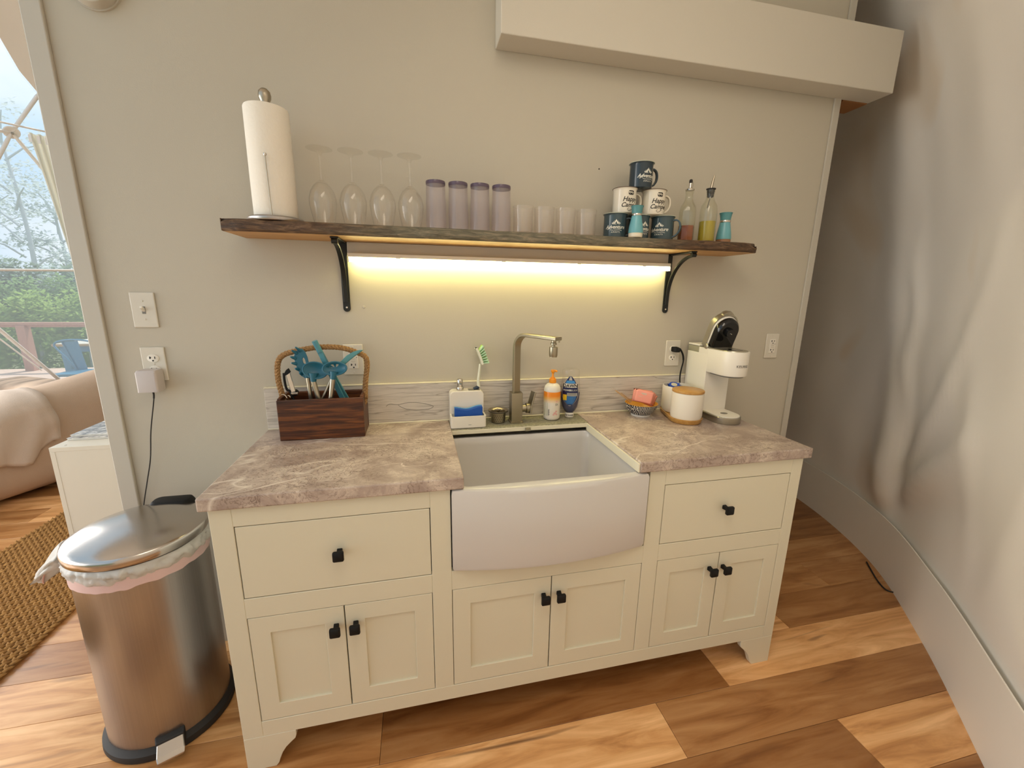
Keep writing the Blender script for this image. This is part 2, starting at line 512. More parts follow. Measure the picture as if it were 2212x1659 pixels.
# ------------------------------------------------------------------ mesh helpers
class MB:
    """collects faces; build() links them as ONE mesh object"""

    def __init__(self):
        self.v, self.f = [], []

    def add(self, vs_, fs):
        o = len(self.v)
        self.v += [Vector(p) for p in vs_]
        self.f += [tuple(i + o for i in f) for f in fs]
        return self

    def box(self, x0, x1, y0, y1, z0, z1):
        return self.add([(x0, y0, z0), (x1, y0, z0), (x1, y1, z0), (x0, y1, z0),
                         (x0, y0, z1), (x1, y0, z1), (x1, y1, z1), (x0, y1, z1)],
                        [(0, 3, 2, 1), (4, 5, 6, 7), (0, 1, 5, 4), (1, 2, 6, 5), (2, 3, 7, 6), (3, 0, 4, 7)])

    def lathe(self, prof, seg=32, c=(0, 0, 0), cap0=True, cap1=True, sx=1.0, sy=1.0, a0=0.0):
        vs_, fs = [], []
        for r, z in prof:
            for i in range(seg):
                a = a0 + 2 * math.pi * i / seg
                vs_.append((c[0] + sx * r * math.cos(a), c[1] + sy * r * math.sin(a), c[2] + z))
        for j in range(len(prof) - 1):
            for i in range(seg):
                k_ = (i + 1) % seg
                fs.append((j * seg + i, j * seg + k_, (j + 1) * seg + k_, (j + 1) * seg + i))
        if cap0:
            fs.append(tuple(reversed(range(seg))))
        if cap1:
            b = (len(prof) - 1) * seg
            fs.append(tuple(range(b, b + seg)))
        return self.add(vs_, fs)

    def tube(self, path, r, seg=10, caps=True, flat=None):
        """path of points; r number or list; flat=(w,t,widthdir) for a strap"""
        path = [Vector(p) for p in path]
        n = len(path)
        rr = r if isinstance(r, (list, tuple)) else [r] * n
        tang = []
        for i in range(n):
            a = path[max(0, i - 1)]
            b = path[min(n - 1, i + 1)]
            tang.append((b - a).normalized())
        up = Vector((0, 0, 1))
        if abs(tang[0].dot(up)) > 0.9:
            up = Vector((1, 0, 0))
        nn = (up - tang[0] * up.dot(tang[0])).normalized()
        vs_, fs = [], []
        for i in range(n):
            t = tang[i]
            nn = (nn - t * nn.dot(t))
            nn.normalize()
            bb = t.cross(nn)
            if flat:
                wd = Vector(flat[2]).normalized()
                td = t.cross(wd).normalized()
                ww, tt = flat[0] / 2, flat[1] / 2
                e = min(ww, tt) * 0.35
                for p_, q_ in ((-ww, -tt + e), (-ww + e, -tt), (ww - e, -tt), (ww, -tt + e),
                               (ww, tt - e), (ww - e, tt), (-ww + e, tt), (-ww, tt - e)):
                    vs_.append(path[i] + wd * p_ + td * q_)
            else:
                for j in range(seg):
                    a = 2 * math.pi * j / seg
                    vs_.append(path[i] + nn * (rr[i] * math.cos(a)) + bb * (rr[i] * math.sin(a)))
        s = 8 if flat else seg
        for i in range(n - 1):
            for j in range(s):
                k_ = (j + 1) % s
                fs.append((i * s + j, i * s + k_, (i + 1) * s + k_, (i + 1) * s + j))
        if caps:
            fs.append(tuple(reversed(range(s))))
            fs.append(tuple(range((n - 1) * s, n * s)))
        return self.add(vs_, fs)

    def loft(self, secs, caps=True, closed=True):
        s = len(secs[0])
        vs_ = [p for sec in secs for p in sec]
        fs = []
        for i in range(len(secs) - 1):
            for j in range(s if closed else s - 1):
                k_ = (j + 1) % s
                fs.append((i * s + j, i * s + k_, (i + 1) * s + k_, (i + 1) * s + j))
        if caps and closed:
            fs.append(tuple(reversed(range(s))))
            fs.append(tuple(range((len(secs) - 1) * s, len(secs) * s)))
        return self.add(vs_, fs)

    def grid(self, rows):
        return self.loft(rows, caps=False, closed=False)

    def prism(self, poly, d):
        """polygon (3-D points) extruded by vector d"""
        n = len(poly)
        d = Vector(d)
        p = [Vector(q) for q in poly]
        fs = [tuple(range(n)), tuple(reversed(range(n, 2 * n)))]
        for i in range(n):
            k_ = (i + 1) % n
            fs.append((k_, i, n + i, n + k_))
        return self.add(p + [q + d for q in p], fs)

    def plate(self, outer, holes, d):
        """flat outline with holes, filled and extruded by vector d"""
        bm = bmesh.new()
        for loop in [outer] + list(holes):
            vv = [bm.verts.new(p) for p in loop]
            for i in range(len(vv)):
                bm.edges.new((vv[i], vv[(i + 1) % len(vv)]))
        bmesh.ops.triangle_fill(bm, use_beauty=True, edges=bm.edges[:])
        r = bmesh.ops.extrude_face_region(bm, geom=bm.faces[:])
        bmesh.ops.translate(bm, vec=Vector(d), verts=[e for e in r['geom'] if isinstance(e, bmesh.types.BMVert)])
        bm.verts.index_update()
        self.add([v.co.copy() for v in bm.verts], [tuple(v.index for v in f.verts) for f in bm.faces])
        bm.free()
        return self

    def xf(self, mat):
        self.v = [mat @ p for p in self.v]
        return self

    def build(self, name, mat, parent=None, smooth=False, bevel=0.0, seg=2, local=False, solid=0.0, sub=0, mats=None, fm=None):
        off = Vector((0, 0, 0))
        if parent is not None and not local:
            p = parent
            while p is not None:
                off += p.location
                p = p.parent
        me = bpy.data.meshes.new(name)
        me.from_pydata([tuple(p - off) for p in self.v], [], self.f)
        me.update()
        bm = bmesh.new()
        bm.from_mesh(me)
        bmesh.ops.remove_doubles(bm, verts=bm.verts[:], dist=1e-6)
        bmesh.ops.recalc_face_normals(bm, faces=bm.faces[:])
        bm.to_mesh(me)
        bm.free()
        for mname in (mats or [mat]):
            me.materials.append(MATS[mname])
        if fm:
            for p in me.polygons:
                p.material_index = fm(p)
        o = bpy.data.objects.new(name, me)
        COL.objects.link(o)
        if parent is not None:
            o.parent = parent
        if solid:
            md = o.modifiers.new('solid', 'SOLIDIFY')
            md.thickness = solid
            md.offset = 0
        if bevel:
            md = o.modifiers.new('bevel', 'BEVEL')
            md.width = bevel
            md.segments = seg
            md.limit_method = 'ANGLE'
            md.angle_limit = math.radians(35)
        if sub:
            md = o.modifiers.new('sub', 'SUBSURF')
            md.levels = sub
            md.render_levels = sub
        if smooth:
            if smooth == 'all':
                for p in me.polygons:
                    p.use_smooth = True
            else:
                for p in me.polygons:
                    p.use_smooth = True
                try:
                    me.set_sharp_from_angle(angle=math.radians(40))
                except Exception:
                    pass
        return o


def tag(o, label=None, cat=None, group=None, kind=None):
    if label:
        o['label'] = label
    if cat:
        o['category'] = cat
    if group:
        o['group'] = group
    if kind:
        o['kind'] = kind
    return o


def thing(name, label, cat, loc=(0, 0, 0), rotz=0.0, group=None):
    o = bpy.data.objects.new(name, None)
    o.empty_display_size = 0.05
    COL.objects.link(o)
    o.location = loc
    o.rotation_euler = (0, 0, rotz)
    return tag(o, label, cat, group)


def copy_tree(o, parent=None):
    c = o.copy()
    COL.objects.link(c)
    if parent is not None:
        c.parent = parent
    for ch in list(o.children):
        copy_tree(ch, c)
    return c


def text2d(s, size, shear=0.0, align='CENTER', bold=0.0, space=1.0):
    """lettering as filled 2-D triangles: (verts, faces)"""
    cu = bpy.data.curves.new('lettering', 'FONT')
    cu.body = s
    cu.size = size
    cu.shear = shear
    cu.align_x = align
    cu.offset = bold
    cu.space_character = space
    cu.resolution_u = 3
    ob = bpy.data.objects.new('lettering', cu)
    COL.objects.link(ob)
    dg = bpy.context.evaluated_depsgraph_get()
    me = bpy.data.meshes.new_from_object(ob.evaluated_get(dg))
    vs_ = [(v.co.x, v.co.y) for v in me.vertices]
    fs = [tuple(p.vertices) for p in me.polygons]
    bpy.data.objects.remove(ob)
    bpy.data.curves.remove(cu)
    bpy.data.meshes.remove(me)
    return vs_, fs


def wrap_cyl(pts, R, a0, z0):
    """2-D points -> on a cylinder of radius R about local z; a0 is the azimuth of x=0"""
    return [(R * math.cos(a0 + x / R), R * math.sin(a0 + x / R), z0 + y) for x, y in pts]


def smoothpath(pts, n=8):
    """Catmull-Rom through points"""
    p = [Vector(q) for q in pts]
    out = []
    for i in range(len(p) - 1):
        a, b, c, d = p[max(0, i - 1)], p[i], p[i + 1], p[min(len(p) - 1, i + 2)]
        for k_ in range(n):
            t = k_ / n
            out.append(0.5 * ((2 * b) + (c - a) * t + (2 * a - 5 * b + 4 * c - d) * t * t + (3 * b - a - 3 * c + d) * t ** 3))
    out.append(p[-1])
    return out


def rring(cx, cy, hx, hy, r, z, n=5):
    """rounded rectangle ring"""
    out = []
    for qx, qy, a0 in ((1, 1, 0), (-1, 1, 90), (-1, -1, 180), (1, -1, 270)):
        for i in range(n):
            a = math.radians(a0 + 90 * i / (n - 1))
            out.append((cx + qx * (hx - r) + r * math.cos(a), cy + qy * (hy - r) + r * math.sin(a), z))
    return out


# ------------------------------------------------------------------ dimensions (metres; wall face y = 0)
HC = 0.882            # worktop
CT = 0.036            # worktop thickness
ZW = HC - CT
SHB, SHT = 1.551, 1.587   # shelf under / top
DOME_C = Vector((-0.9, 1.0, 0.28))
DOME_R = 3.25
DOME_H = 3.4

# ------------------------------------------------------------------ the setting
# floor of vinyl planks running along the wall
fl = MB().box(-4.3, 2.7, -2.6, 4.4, -0.06, -0.012).build('floor', 'soil')
tag(fl, kind='structure')
PW, PL = 0.18, 1.22
seam0 = -0.598
protos = {}


def plank(x0, x1, y0, y1):
    key = (round(x1 - x0, 3), round(y1 - y0, 3))
    if key not in protos:
        a, b = key
        g = 0.0006
        protos[key] = MB().box(g, a - g, g, b - g, -0.012, 0.0).build('plank', 'floor_plank', fl, bevel=0.0008, seg=1, local=True)
        o = protos[key]
    else:
        o = protos[key].copy()
        COL.objects.link(o)
        o.parent = fl
    o.location = (x0, y0, 0)


row_j = {0: 0.57, 1: -0.35, -1: 1.14, 2: 0.10, -2: -0.10}
for r in range(-11, 28):
    y0 = seam0 - PW + r * PW if False else seam0 + (r - 1) * PW
    y1 = y0 + PW
    j = row_j.get(r, None)
    off = j if j is not None else random.uniform(0, PL)
    ca = DOME_C
    yy = max(abs(y0 - ca.y), abs(y1 - ca.y))
    half = math.sqrt(max(0.0, 3.35 ** 2 - yy * yy))
    if half < 0.3:
        continue
    lo, hi = ca.x - half, ca.x + half
    # only where the photo looks: left part and the kitchen side
    if y0 > 0.12:
        spans = [(lo, -1.24)] + ([(1.59, hi)] if hi > 1.7 else [])
    else:
        spans = [(lo, hi)]
    for a, b in spans:
        x = off - PL * math.ceil((off - a) / PL)
        while x < b:
            xa, xb = max(x, a), min(x + PL, b)
            if xb - xa > 0.05:
                plank(round(xa, 3), round(xb, 3), round(y0, 4), round(y1, 4))
            x += PL

# partition wall: front face y=0, returns running back at both ends
wb = MB().box(-1.236, 1.582, 0.0, 0.10, 0.0, 3.35).build('wall_back', 'wall_paint')
tag(wb, 'off-white painted partition wall behind the kitchen cabinet', kind='structure')
tag(MB().box(-1.236, -1.136, 0.10, 3.0, 0.0, 3.0).build('wall_left', 'wall_paint'), kind='structure')
tag(MB().box(1.482, 1.582, 0.10, 2.6, 0.0, 2.9).build('wall_side', 'wall_paint'), kind='structure')
tag(MB().box(-1.236, -1.1845, -0.012, 0.0, 0.0, 3.35).build('trim_1', 'trim_paint', bevel=0.003),
    'flat white corner board at the open end of the wall', kind='structure')
tag(MB().box(1.552, 1.584, -0.008, 0.0, 0.0, 3.35).build('trim_2', 'trim_paint', bevel=0.002),
    'narrow white corner strip at the wall end by the dome cloth', kind='structure')
bt = MB().box(0.10, 1.733, -0.10, -0.0005, 2.203, 2.425).build('trim_3', 'beam_paint', bevel=0.003)
tag(bt, 'boxed white beam across the top of the wall', kind='structure')
MB().box(1.60, 1.728, 0.0, 0.10, 2.20, 2.30).build('beam_block', 'wood_raw', bt)

lf = MB().box(-1.136, 2.75, 0.30, 3.0, 2.46, 2.52).build('trim_4', 'wood_raw')  # slab added to keep bounced light out of the gap past the wall
tag(lf, 'raw wooden loft floor added to block light behind the partition', kind='structure')

# dome base radius by direction
BASE = [(-180, 3.25), (-75, 3.25), (-60, 3.19), (-50, 3.115), (-40.4, 3.090), (-30, 3.155), (-20.2, 3.260), (-8.7, 3.320), (4, 3.34), (20, 3.31), (50, 3.26), (90, 3.25), (181, 3.25)]


def base_r(deg):
    deg = (deg + 180) % 360 - 180
    for (a, ra), (b, rb) in zip(BASE, BASE[1:]):
        if a <= deg <= b:
            i = BASE.index((a, ra))
            p0 = BASE[max(0, i - 1)]
            p3 = BASE[min(len(BASE) - 1, i + 2)]
            h = b - a
            m0 = (rb - p0[1]) / (b - p0[0])
            m1 = (p3[1] - ra) / (p3[0] - a)
            t = (deg - a) / h
            return ((2 * t ** 3 - 3 * t * t + 1) * ra + (t ** 3 - 2 * t * t + t) * h * m0 + (-2 * t ** 3 + 3 * t * t) * rb + (t ** 3 - t * t) * h * m1)
    return 3.25


def dome_pt(deg, phi, inset=0.0):
    r = (base_r(deg) - inset)
    a = math.radians(deg)
    f_ = math.radians(phi)
    c_ = math.cos(f_) ** 0.4
    return Vector((DOME_C.x + r * c_ * math.cos(a), DOME_C.y + r * c_ * math.sin(a), DOME_C.z + DOME_H * math.sin(f_)))


def sph(u, v, extra=0.0):
    """photo pixel -> point on the dome surface"""
    d = ray(u, v).normalized()
    lo_, hi_ = 0.3, 9.0
    for _ in range(50):
        tm = (lo_ + hi_) / 2
        p = CAM + d * tm
        q = p - DOME_C
        sn = min(0.9999, max(0.0, q.z / DOME_H))
        rr_ = (base_r(math.degrees(math.atan2(q.y, q.x))) + extra) * math.cos(math.asin(sn)) ** 0.4
        if math.hypot(q.x, q.y) > rr_ or q.z > DOME_H:
            hi_ = tm
        else:
            lo_ = tm
    return CAM + d * lo_


def dome_angles(p):
    q = p - DOME_C
    return math.degrees(math.atan2(q.y, q.x)) % 360, math.degrees(math.asin(min(1, max(0, q.z / DOME_H))))


def ridge(d, w):
    return math.exp(-(d / w) ** 2)


def liner_disp(deg, phi):
    """creases of the slack liner, metres towards the room"""
    h = 0.018 * noise.noise(Vector((deg * 0.09, phi * 0.10, 0.0))) + 0.010 * noise.noise(Vector((deg * 0.3, phi * 0.16, 4.0)))
    dc = deg + 19.5
    # the tuck at the skirt and the seam that climbs from it
    h += 0.050 * ridge(dc - 0.05 * phi, 1.6) * ridge(phi - 4, 11)
    h -= 0.040 * ridge(dc + 1.9 - 0.05 * phi, 1.3) * ridge(phi - 3, 8)
    h += 0.022 * ridge(dc + 0.9 + 0.3 * math.sin(phi * 0.8), 0.7) * ridge(phi - 14, 9)
    h += 0.03 * ridge(dc - 1.5 + 0.10 * (phi - 25), 2.2) * ridge(phi - 30, 14)
    # folds fanning out to the nearer side
    for s_, b_, a_, w_ in ((0.9, 0.3, 0.045, 1.2), (0.45, 0.2, -0.028, 0.9), (1.9, 1.0, 0.022, 1.6), (0.25, 4.5, 0.018, 1.0)):
        line = phi - (b_ + s_ * (-dc))
        h += a_ * ridge(line, w_) * ridge(-dc - 5, 6) * (1 if dc < 0 else max(0, 1 + dc * 0.5))
    for c_, s_ in ((-31, 0.5), (-36, -0.4), (-42, 0.45), (-47, -0.3)):
        h += 0.010 * ridge(deg - c_ - s_ * (phi - 6) * 0.6, 1.1) * ridge(phi - 8, 9)
    return max(-0.022, h * 0.72) * min(1.0, max(0.0, 0.03 + phi / 2.2)) - 0.004


WIN_B = 262.0
EDGE = [dome_angles(sph(u, v)) for u, v in ((92, 222), (84, 203), (40, 150), (0, 80), (-40, 0))]
WIN_A = dome_angles(sph(235, 760))[0] - 5.0
EDGE.insert(0, (WIN_A, EDGE[0][1] - 5.0))


def win_top(deg):
    """elevation of the bay window's upper edge at this direction"""
    for (a, pa), (b, pb) in zip(EDGE, EDGE[1:]):
        if a <= deg <= b:
            return pa + (pb - pa) * (deg - a) / (b - a)
    t = (deg - EDGE[-1][0]) / (WIN_B - EDGE[-1][0])
    return max(8.0, EDGE[-1][1] + 6 * math.sin(math.pi * min(1, max(0, t))))


def liner_sheet(name, d0, d1, p0f, step, pstep, disp):
    m = MB()
    rows = []
    n = int(round((d1 - d0) / step))
    mph = 88.0
    nphi = int(mph / pstep)
    for i in range(n + 1):
        deg = d0 + (d1 - d0) * i / n
        lo = p0f(deg)
        rows.append([dome_pt(deg, lo + (mph - lo) * j / nphi, liner_disp(deg, lo + (mph - lo) * j / nphi) if disp else
                             0.008 * noise.noise(Vector((deg * 0.15, j * 0.3, 1.0)))) for j in range(nphi + 1)])
    m.grid(rows)
    return m


m = liner_sheet('w', -98, 60, lambda d: -4.6, 0.45, 0.9, True)
wr = m.build('wall_right', 'liner_cloth', smooth='all')
tag(wr, 'slack off-white dome liner cloth beside the kitchen', kind='structure')
m = liner_sheet('w', 60, WIN_A, lambda d: -4.6, 2.0, 2.5, False)
m2_ = liner_sheet('w', WIN_A, WIN_B, win_top, 2.0, 2.5, False)
m.add(m2_.v, m2_.f)
tag(m.build('ceiling', 'crown_cloth', smooth='all'), 'off-white dome liner cloth round the bay window', kind='structure')

# skirt under the liner
rows = []
for i in range(0, 316):
    deg = -98 + i * 0.5
    a = math.radians(deg)
    r = base_r(deg)
    dirv = Vector((math.cos(a), math.sin(a), 0))
    ring = []
    for rr, z in ((r - 0.012, -0.04), (r - 0.017, -0.04), (r - 0.017, 0.281), (r - 0.012, 0.281)):
        p = DOME_C + dirv * rr
        ring.append((p.x, p.y, z))
    rows.append(ring)
sk = MB().loft(rows, caps=False).build('baseboard_right', 'skirt_vinyl', smooth=True)
tag(sk, 'curved off-white vinyl skirt along the foot of the dome liner', kind='structure')

# small things fixed to the wall
MB_ = MB


def screw(parent, x, y, z, r=0.0032, mat='plate_plastic'):
    m = MB()
    m.lathe([(r, 0), (r * 0.9, 0.0012), (0.0004, 0.0018)], 10)
    m.xf(Matrix.Translation((x, y, z)) @ Matrix.Rotation(math.radians(90), 4, 'X'))
    s = m.build('screw', mat, parent, smooth=True)
    return s


def plate_thing(name, label, x, z, group=None):
    t = thing(name, label, 'light switch' if 'switch' in name else 'outlet', (x + 0.035, 0, z + 0.057), group=group)
    MB().box(x, x + 0.07, -0.0055, 0, z, z + 0.1143).build('cover_plate', 'plate_plastic', t, bevel=0.003, seg=2)
    return t


def slots(parent, cx, cz, y, s=1.0):
    """the three openings of one receptacle"""
    MB().box(cx - 0.0075 * s, cx - 0.0045 * s, y - 0.0006, y, cz + 0.0015, cz + 0.0045).add([], []).box(
        cx - 0.0095 * s, cx - 0.0065 * s, y - 0.0006, y, cz - 0.0015, cz + 0.0065).build('slot', 'print_black', parent)
    MB().box(cx + 0.0050 * s, cx + 0.0075 * s, y - 0.0006, y, cz - 0.0012, cz + 0.0062).build('slot', 'print_black', parent)
    m = MB().lathe([(0.0027, 0), (0.0027, 0.0006)], 12)
    m.xf(Matrix.Translation((cx, y, cz - 0.0075)) @ Matrix.Rotation(math.radians(90), 4, 'X'))
    m.build('slot', 'print_black', parent)


def duplex(t, cx, cz, y=-0.0055):
    for s in (1, -1):
        m = MB().lathe([(0.0172, 0), (0.0172, 0.0018), (0.0162, 0.0026)], 28, sy=0.82)
        m.xf(Matrix.Translation((cx, y, cz + s * 0.0195)) @ Matrix.Rotation(math.radians(90), 4, 'X'))
        rc = m.build('receptacle', 'white_plastic', t, smooth=True)
        slots(rc, cx, cz + s * 0.0195, y - 0.0027)
    screw(t, cx, y, cz)


t = plate_thing('light_switch', 'white single toggle light switch above an outlet near the wall corner', -1.1044, 1.2552)
cx, cz = -1.1044 + 0.035, 1.2552 + 0.057
MB().box(cx - 0.0052, cx + 0.0052, -0.0062, -0.005, cz - 0.012, cz + 0.012).build('toggle_slot', 'print_grey', t)
m = MB().loft([[(cx - 0.0042, -0.005, cz - 0.006), (cx + 0.0042, -0.005, cz - 0.006), (cx + 0.0042, -0.005, cz + 0.006), (cx - 0.0042, -0.005, cz + 0.006)],
               [(cx - 0.0036, -0.021, cz + 0.007), (cx + 0.0036, -0.021, cz + 0.007), (cx + 0.0036, -0.018, cz + 0.014), (cx - 0.0036, -0.018, cz + 0.014)]])
m.build('toggle', 'white_plastic', t, bevel=0.001)
screw(t, cx, -0.0055, cz + 0.030)
screw(t, cx, -0.0055, cz - 0.030)

t = plate_thing('wall_outlet', 'white duplex outlet below the light switch with a charger plugged in', -1.1013, 1.0755)
duplex(t, -1.1013 + 0.035, 1.0755 + 0.057)
# charger and its lead
cx, cz = -1.1013 + 0.035, 1.0755 + 0.057
t = thing('power_adapter', 'grey-white plug-in power adapter with a thin dark lead', 'charger', (cx, 0, 1.05))
MB().loft([rring(cx - 0.004, -0.033, 0.030, 0.0245, 0.006, 1.046), rring(cx - 0.004, -0.033, 0.030, 0.0245, 0.006, 1.112),
           rring(cx - 0.004, -0.031, 0.027, 0.0215, 0.006, 1.118)]).build('body', 'grey_plastic', t, smooth=True)
lead = smoothpath([(cx - 0.004, -0.033, 1.046), (cx - 0.004, -0.032, 1.02), PX(326, 930, -0.025), PX(325, 990, -0.018), PX(318, 1040, -0.016),
                   PX(310, 1098, -0.018), PX(309, 1160, -0.02), (-1.13, -0.02, 0.30), (-1.12, -0.02, 0.006), (-1.07, -0.03, 0.004)], 6)
MB().tube(lead[:7], [0.0036] * 3 + [0.0028] * 4, 8).build('strain_relief', 'black_rubber', t, smooth=True)
MB().tube(lead[6:], 0.0019, 8).build('lead', 'black_rubber', t, smooth=True)


def gfci(t, x, z):
    cx, cz = x + 0.035, z + 0.057
    MB().box(cx - 0.0165, cx + 0.0165, -0.0085, -0.0055, cz - 0.0335, cz + 0.0335).build('receptacle_face', 'white_plastic', t, bevel=0.0015)
    for s in (1, -1):
        slots(t, cx, cz + s * 0.0205, -0.0085)
    for s in (1, -1):
        MB().box(cx - 0.008, cx + 0.008, -0.0098, -0.0085, cz + s * 0.0045 - 0.003, cz + s * 0.0045 + 0.003).build('test_button', 'plate_plastic', t, bevel=0.0008)
    m = MB().lathe([(0.0014, 0), (0.0014, 0.0008)], 10)
    m.xf(Matrix.Translation((cx + 0.0115, -0.0085, cz + 0.009)) @ Matrix.Rotation(math.radians(90), 4, 'X'))
    m.build('indicator', 'print_black', t)
    screw(t, cx, -0.0055, cz + 0.048)
    screw(t, cx, -0.0055, cz - 0.048)


gfci(plate_thing('wall_outlet', 'white safety outlet with test buttons behind the rope-handled utensil box', -0.4648, 1.0765), -0.4648, 1.0765)
t = plate_thing('wall_outlet', 'white duplex outlet with the coffee maker plugged in', 0.8679, 1.0772)
duplex(t, 0.8679 + 0.035, 1.0772 + 0.057)
gfci(plate_thing('wall_outlet', 'white safety outlet alone on the wall to the right of the coffee maker', 1.3876, 1.1027), 1.3876, 1.1027)

# round alarm near the wall top
t = thing('smoke_alarm', 'round white alarm high on the wall near the corner board', 'smoke alarm', (-1.056, 0, 2.222))
m = MB().lathe([(0.064, 0), (0.064, 0.022), (0.060, 0.034), (0.045, 0.041), (0.0005, 0.043)], 40)
m.xf(Matrix.Translation((-1.056, 0, 2.222)) @ Matrix.Rotation(math.radians(90), 4, 'X'))
m.build('case', 'trim_paint', t, smooth=True)
m = MB().lathe([(0.068, 0), (0.068, 0.006)], 40)
m.xf(Matrix.Translation((-1.056, 0, 2.222)) @ Matrix.Rotation(math.radians(90), 4, 'X'))
m.build('mounting_ring', 'trim_paint', t, smooth=True)

for (u, v, lab, mt, rr) in ((1294, 365, 'tiny black nail head in the wall above the short tumblers', 'print_black', 0.0025),
                            (786, 663, 'painted-over wall plug beside the left shelf bracket foot', 'wall_paint', 0.006),
                            (1208, 738, 'small brass nail in the wall beside the faucet tip', 'nickel', 0.0035)):
    p = PX(u, v, 0)
    m = MB().lathe([(rr, 0), (rr * 0.9, 0.002), (rr * 0.4, 0.003)], 12)
    m.xf(Matrix.Translation(p) @ Matrix.Rotation(math.radians(90), 4, 'X'))
    tag(m.build('wall_nail', mt, smooth=True), lab, 'nail')

# ------------------------------------------------------------------ kitchen cabinet
XL, XR, YF = -0.724, 1.094, -0.536
Z1, Z2, Z3, Z4 = 0.7915, 0.5767, 0.5159, 0.169
A0, AM, A1 = -0.6717, -0.4246, -0.1775
B0, BM, B1 = -0.1205, 0.1925, 0.5063
C0, CM, C1 = 0.563, 0.806, 1.0508
SX0, SX1, SZ0 = -0.1205, 0.5003, 0.583      # apron opening
cab = thing('kitchen_cabinet', 'cream painted base cabinet with two drawers, six doors and bracket feet', 'cabinet', (0.185, -0.27, 0))
FT = 0.02
yb = YF + FT
ZRB = 0.117


def part(name, x0, x1, z0, z1, y0=YF, y1=None, mat='cabinet_paint', par=None, bev=0.0012):
    return MB().box(x0, x1, y0, yb if y1 is None else y1, z0, z1).build(name, mat, par or cab, bevel=bev, seg=1)


part('stile', XL, A0, ZRB, ZW)
part('stile', C1, XR, ZRB, ZW)
part('stile', A1, B0, Z4, ZW)
part('stile', B1, C0, Z4, ZW)
part('rail', A0, C1, ZRB, Z4)
part('rail', A0, A1, Z1, ZW)
part('rail', C0, C1, Z1, ZW)
part('rail', A0, A1, Z3, Z2)
part('rail', B0, B1, Z3, SZ0 - 0.003)
part('rail', C0, C1, Z3, Z2)
part('side_panel', XL, XL + 0.018, ZRB, ZW, yb, -0.004)
part('side_panel', XR - 0.018, XR, ZRB, ZW, yb, -0.004)
part('bottom_panel', XL + 0.018, XR - 0.018, ZRB + 0.01, ZRB + 0.028, yb, -0.004)
part('gap_shade_sheet', XL + 0.018, XR - 0.018, ZRB + 0.03, 0.56, yb + 0.01, yb + 0.02, 'gap_shade')  # dark sheets added close behind the gaps, shade painted in
part('gap_shade_sheet', XL + 0.018, A1 + 0.02, 0.56, ZW - 0.004, yb + 0.01, yb + 0.02, 'gap_shade')
part('gap_shade_sheet', C0 - 0.02, XR - 0.018, 0.56, ZW - 0.004, yb + 0.01, yb + 0.02, 'gap_shade')


def foot(x0, s, y0, y1):
    """bracket foot; s=+1 spreads to +x"""
    prof = [(0, ZRB), (0.139, ZRB), (0.139, 0.100), (0.135, 0.088), (0.122, 0.076), (0.108, 0.062), (0.097, 0.045), (0.089, 0.025),
            (0.084, 0.010), (0.076, 0.0), (0, 0)]
    return MB().prism([(x0 + s * a, y0, z) for a, z in prof], (0, y1 - y0, 0))


for x0, s in ((XL, 1), (XR, -1)):
    foot(x0, s, YF, yb).build('foot', 'cabinet_paint', cab, bevel=0.0012, seg=1)
    MB().box(min(x0, x0 + s * 0.05), max(x0, x0 + s * 0.05), -0.07, -0.02, 0, ZRB).build('foot', 'cabinet_paint', cab, bevel=0.002)
    MB().box(min(x0, x0 + s * 0.018), max(x0, x0 + s * 0.018), yb, yb + 0.10, 0.0, ZRB).build('foot_return', 'cabinet_paint', cab, bevel=0.002)


def knob(par, x, z):
    y = YF
    m = MB().loft([rring(0, 0, 0.0072, 0.0072, 0.0025, 0), rring(0, 0, 0.0062, 0.0062, 0.0025, 0.012), rring(0, 0, 0.0066, 0.0066, 0.0025, 0.020),
                   rring(0, 0, 0.0135, 0.0135, 0.0035, 0.0225), rring(0, 0, 0.0145, 0.0145, 0.004, 0.026), rring(0, 0, 0.0140, 0.0140, 0.004, 0.031),
                   rring(0, 0, 0.0105, 0.0105, 0.004, 0.0335)])
    m.xf(Matrix.Translation((x, y, z)) @ Matrix.Rotation(math.radians(90), 4, 'X'))
    m.build('knob', 'black_plastic', par, smooth=True)


def drawer(x0, x1, z0, z1, kx, kz):
    g = 0.0022
    d_ = MB().box(x0 + g, x1 - g, YF + 0.0005, yb, z0 + g, z1 - g).build('drawer_front', 'cabinet_paint', cab, bevel=0.0012, seg=1)
    knob(d_, kx, kz)


def door(x0, x1, z0, z1, kx, kz, st=0.052):
    g = 0.0016
    x0, x1, z0, z1 = x0 + g, x1 - g, z0 + g, z1 - g
    a, b, c, d_ = x0 + st, x1 - st, z0 + st, z1 - st
    y = YF + 0.0005
    outer = [(x0, y, z0), (x1, y, z0), (x1, y, z1), (x0, y, z1)]
    hole = [(a, y, c), (b, y, c), (b, y, d_), (a, y, d_)]
    dr = MB().plate(outer, [hole], (0, FT - 0.001, 0)).build('door', 'cabinet_paint', cab, bevel=0.0011, seg=1)
    MB().box(a - 0.004, b + 0.004, YF + 0.0065, yb - 0.003, c - 0.004, d_ + 0.004).build('door_panel', 'cabinet_paint', dr)
    knob(dr, kx, kz)


drawer(A0, A1, Z2, Z1, -0.4230, 0.690)
drawer(C0, C1, Z2, Z1, 0.797, 0.690)
door(A0, AM, Z3 - (Z3 - Z4), Z3, -0.4485, 0.4535)
door(AM, A1, Z4, Z3, -0.3960, 0.4535)
door(B0, BM, Z4, Z3, 0.1665, 0.4515, 0.054)
door(BM, B1, Z4, Z3, 0.2175, 0.4515, 0.054)
door(C0, CM, Z4, Z3, 0.7695, 0.4585)
door(CM, C1, Z4, Z3, 0.8235, 0.4585)

